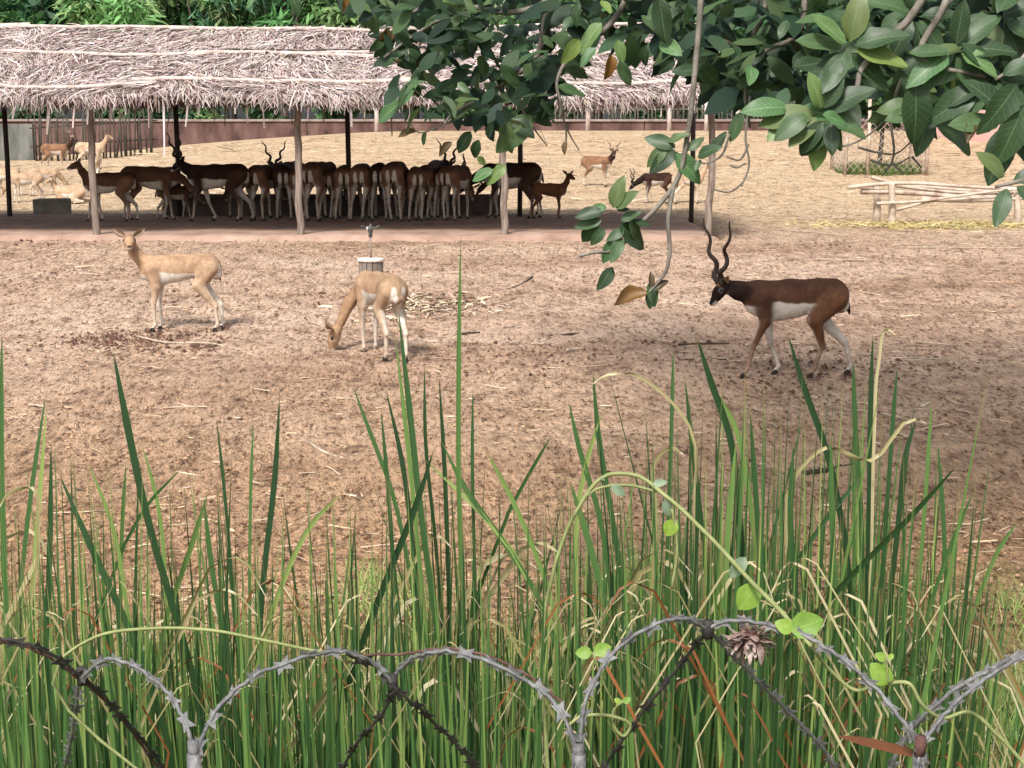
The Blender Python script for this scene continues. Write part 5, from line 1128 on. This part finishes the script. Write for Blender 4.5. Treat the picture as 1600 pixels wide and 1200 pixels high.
for px, py, Y in ((303, 1172, 1.79), (904, 1176, 1.79), (1438, 1165, 1.785), (128, 1056, 1.93), (613, 1067, 1.935), (1106, 983, 1.93)):
    c_ = at_y(px, py, Y); MB().tube([c_-Vector((0, 0, .012)), c_, c_+Vector((0, 0, .012))], [.0072, .0082, .0070], 8, wob=.14).build('clip', MAT['bristle' if px == 1438 else 'wire' if Y < 1.8 else 'dark_wire'], wire, True)
# posts that carry the coil, below the picture
for px in (303, 904, 1438):
    c_ = at_y(px, 1172, 1.79); MB().tube([(c_.x, 1.79, gz(c_.x, 1.79)-.1), (c_.x, 1.79, (c_.z+gz(c_.x, 1.79))/2), (c_.x, 1.79, c_.z-.004)], .009, 7).build('support_rod', MAT['wire'], wire, True)

# dried flower head caught on the wire
c0 = at_y(1172, 1000, 1.90); fl = empty('dried_seed_head', c0); tag(fl, 'withered grey brown seed head caught on the razor wire', 'seed head')
MB().lathe([(.004, -.014), (.012, -.010), (.016, .0), (.011, .008), (.003, .012)], tuple(c0), 10).build('core', MAT['bristle'], fl, True)
if 'petal' not in MAT: MAT['petal'] = M_noise('withered_petal', [(.35, (.07, .03, .025)), (.5, (.22, .15, .13)), (.7, (.42, .36, .32))], 60, .9)
for k in range(110):
    a = random.uniform(0, 6.28); e = random.uniform(-1.3, 1.3); d = Vector((math.cos(a)*math.cos(e)*1.6, math.sin(a)*math.cos(e), math.sin(e)*.8)); s = c0+d*random.uniform(.006, .016)
    V, F, C = strips([tuple(s)], [tuple(d+Vector((0, 0, -.5)))], [tuple(Vector((0, 0, 1))+d*.3)], random.uniform(.010, .022), random.uniform(.006, .012), random.uniform(-.8, 1.2), 4, .3, None, [.4, .9, 1, .8, .3])
    link('petal', mesh('petal', V, F, True), fl, MAT['petal'])

# ================================================================ CREEPER
LM['vine'] = []
for v_ in range(3):
    me = leaf_mesh('creeper_leaf_%d' % v_, 1, .82, .2, .15, .08, .08); me.materials.append(MAT['vine_leaf']); LM['vine'].append(me)
LM['pale'] = []
for v_ in range(2):
    me = leaf_mesh('creeper_pale_leaf_%d' % v_, 1, .55, .3, .2, .08, .05); me.materials.append(MAT['pale_leaf']); LM['pale'].append(me)
def vine(pts, r, label, base=None):
    P = smooth_path([at_y(*q) for q in pts], 6); rt = empty('creeper', P[0]); tag(rt, label, 'creeper')
    MB().tube(P, r, 6, wob=.08).build('stem', MAT['vine'], rt, True); return rt
v1 = vine([(860, 1300, 2.3), (868, 880, 2.3), (900, 800, 2.3), (950, 742, 2.3), (990, 742, 2.3), (1040, 775, 2.25), (1100, 830, 2.15), (1170, 905, 2.0), (1235, 972, 1.88), (1268, 1010, 1.86)], .0032, 'green creeper bowing over from the reeds to the razor wire')
for pts in ([(880, 840, 2.3), (930, 765, 2.3), (980, 758, 2.3), (1025, 768, 2.28)], [(1050, 795, 2.24), (1058, 850, 2.24), (1050, 920, 2.24)]):
    MB().tube(smooth_path([at_y(*q) for q in pts], 5), .0024, 5).build('side_stem', MAT['vine'], v1, True)
def vl(ba, ti, Y, kd, parent, v=None): 
    a, b = at_y(*ba, Y), at_y(*ti, Y); o = leaf_at(a, b-a, Vector((random.uniform(-.3, .3), -1, .5)), (b-a).length, kd, parent, v if v is not None else random.randrange(len(LM[kd])))
for ba, ti, kd, Y in (((955, 758), (978, 775), 'pale', 2.29), ((1020, 757), (1043, 752), 'pale', 2.27), ((940, 745), (945, 752), 'pale', 2.29), ((1040, 780), (1044, 808), 'pale', 2.25), ((1055, 812), (1040, 838), 'vine', 2.24), ((1165, 870), (1140, 905), 'pale', 2.05), ((1185, 915), (1152, 952), 'vine', 2.0), ((1235, 985), (1287, 968), 'vine', 1.87), ((1240, 985), (1212, 972), 'vine', 1.87), ((1245, 992), (1240, 998), 'vine', 1.87)): vl(ba, ti, Y, kd, v1)
v2 = vine([(1268, 1010, 1.87), (1300, 1050, 1.9), (1335, 1078, 1.9), (1375, 1070, 1.87), (1420, 1068, 1.86), (1440, 1100, 1.86), (1475, 1122, 1.87), (1512, 1112, 1.88), (1560, 1150, 1.88), (1610, 1205, 1.88)], .0026, 'thin pale creeper looping along the razor wire past the rusty clip')
for ba, ti in (((1390, 1068), (1362, 1038)), ((1388, 1066), (1390, 1048)), ((1385, 1030), (1368, 1022)), ((1388, 1030), (1396, 1022))): vl(ba, ti, 1.86, 'vine', v2)
MB().tube(smooth_path([at_y(1388, 1068, 1.86), at_y(1386, 1045, 1.86), at_y(1384, 1026, 1.86)], 4), .0016, 5).build('side_stem', MAT['vine'], v2, True)
v3 = vine([(330, 1300, 1.95), (95, 1030, 1.95), (150, 995, 1.95), (240, 982, 1.95), (330, 985, 1.94), (420, 1002, 1.93), (500, 1018, 1.92), (560, 1024, 1.92)], .0022, 'thin dry creeper stretched along the top of the reeds to the wire')
v4 = vine([(935, 1300, 1.9), (905, 1120, 1.86), (960, 1120, 1.87), (985, 1135, 1.88), (975, 1150, 1.88), (962, 1140, 1.88), (962, 1105, 1.88), (975, 1095, 1.88)], .0022, 'curled creeper tendril with small leaves by the middle wire clip')
for ba, ti in (((925, 1020), (899, 1020)), ((928, 1020), (955, 1010)), ((970, 1098), (960, 1092)), ((974, 1098), (985, 1090))): vl(ba, ti, 1.86, 'vine', v4)
MB().tube(smooth_path([at_y(962, 1105, 1.88), at_y(940, 1060, 1.87), at_y(927, 1020, 1.86)], 4), .0016, 5).build('side_stem', MAT['vine'], v4, True)
# rust coloured fallen leaf blade lying across the wire
a, b = at_y(1310, 1150, 1.95), at_y(1425, 1172, 1.8)
V, F, C = strips([tuple(a)], [tuple(b-a)], [(0, -1, .6)], (b-a).length, .013, .06, 6, .6, None, [.15, .6, .9, 1, 1, .9, .8])
tag(link('fallen_leaf', mesh('fallen_leaf', V, F, True, None, [(i % 2, (i//2)/6*.6) for i in range(14)]), None, MAT['rust_blade']), 'long rust coloured dead leaf caught on the wire by the rusty clip', 'leaf')
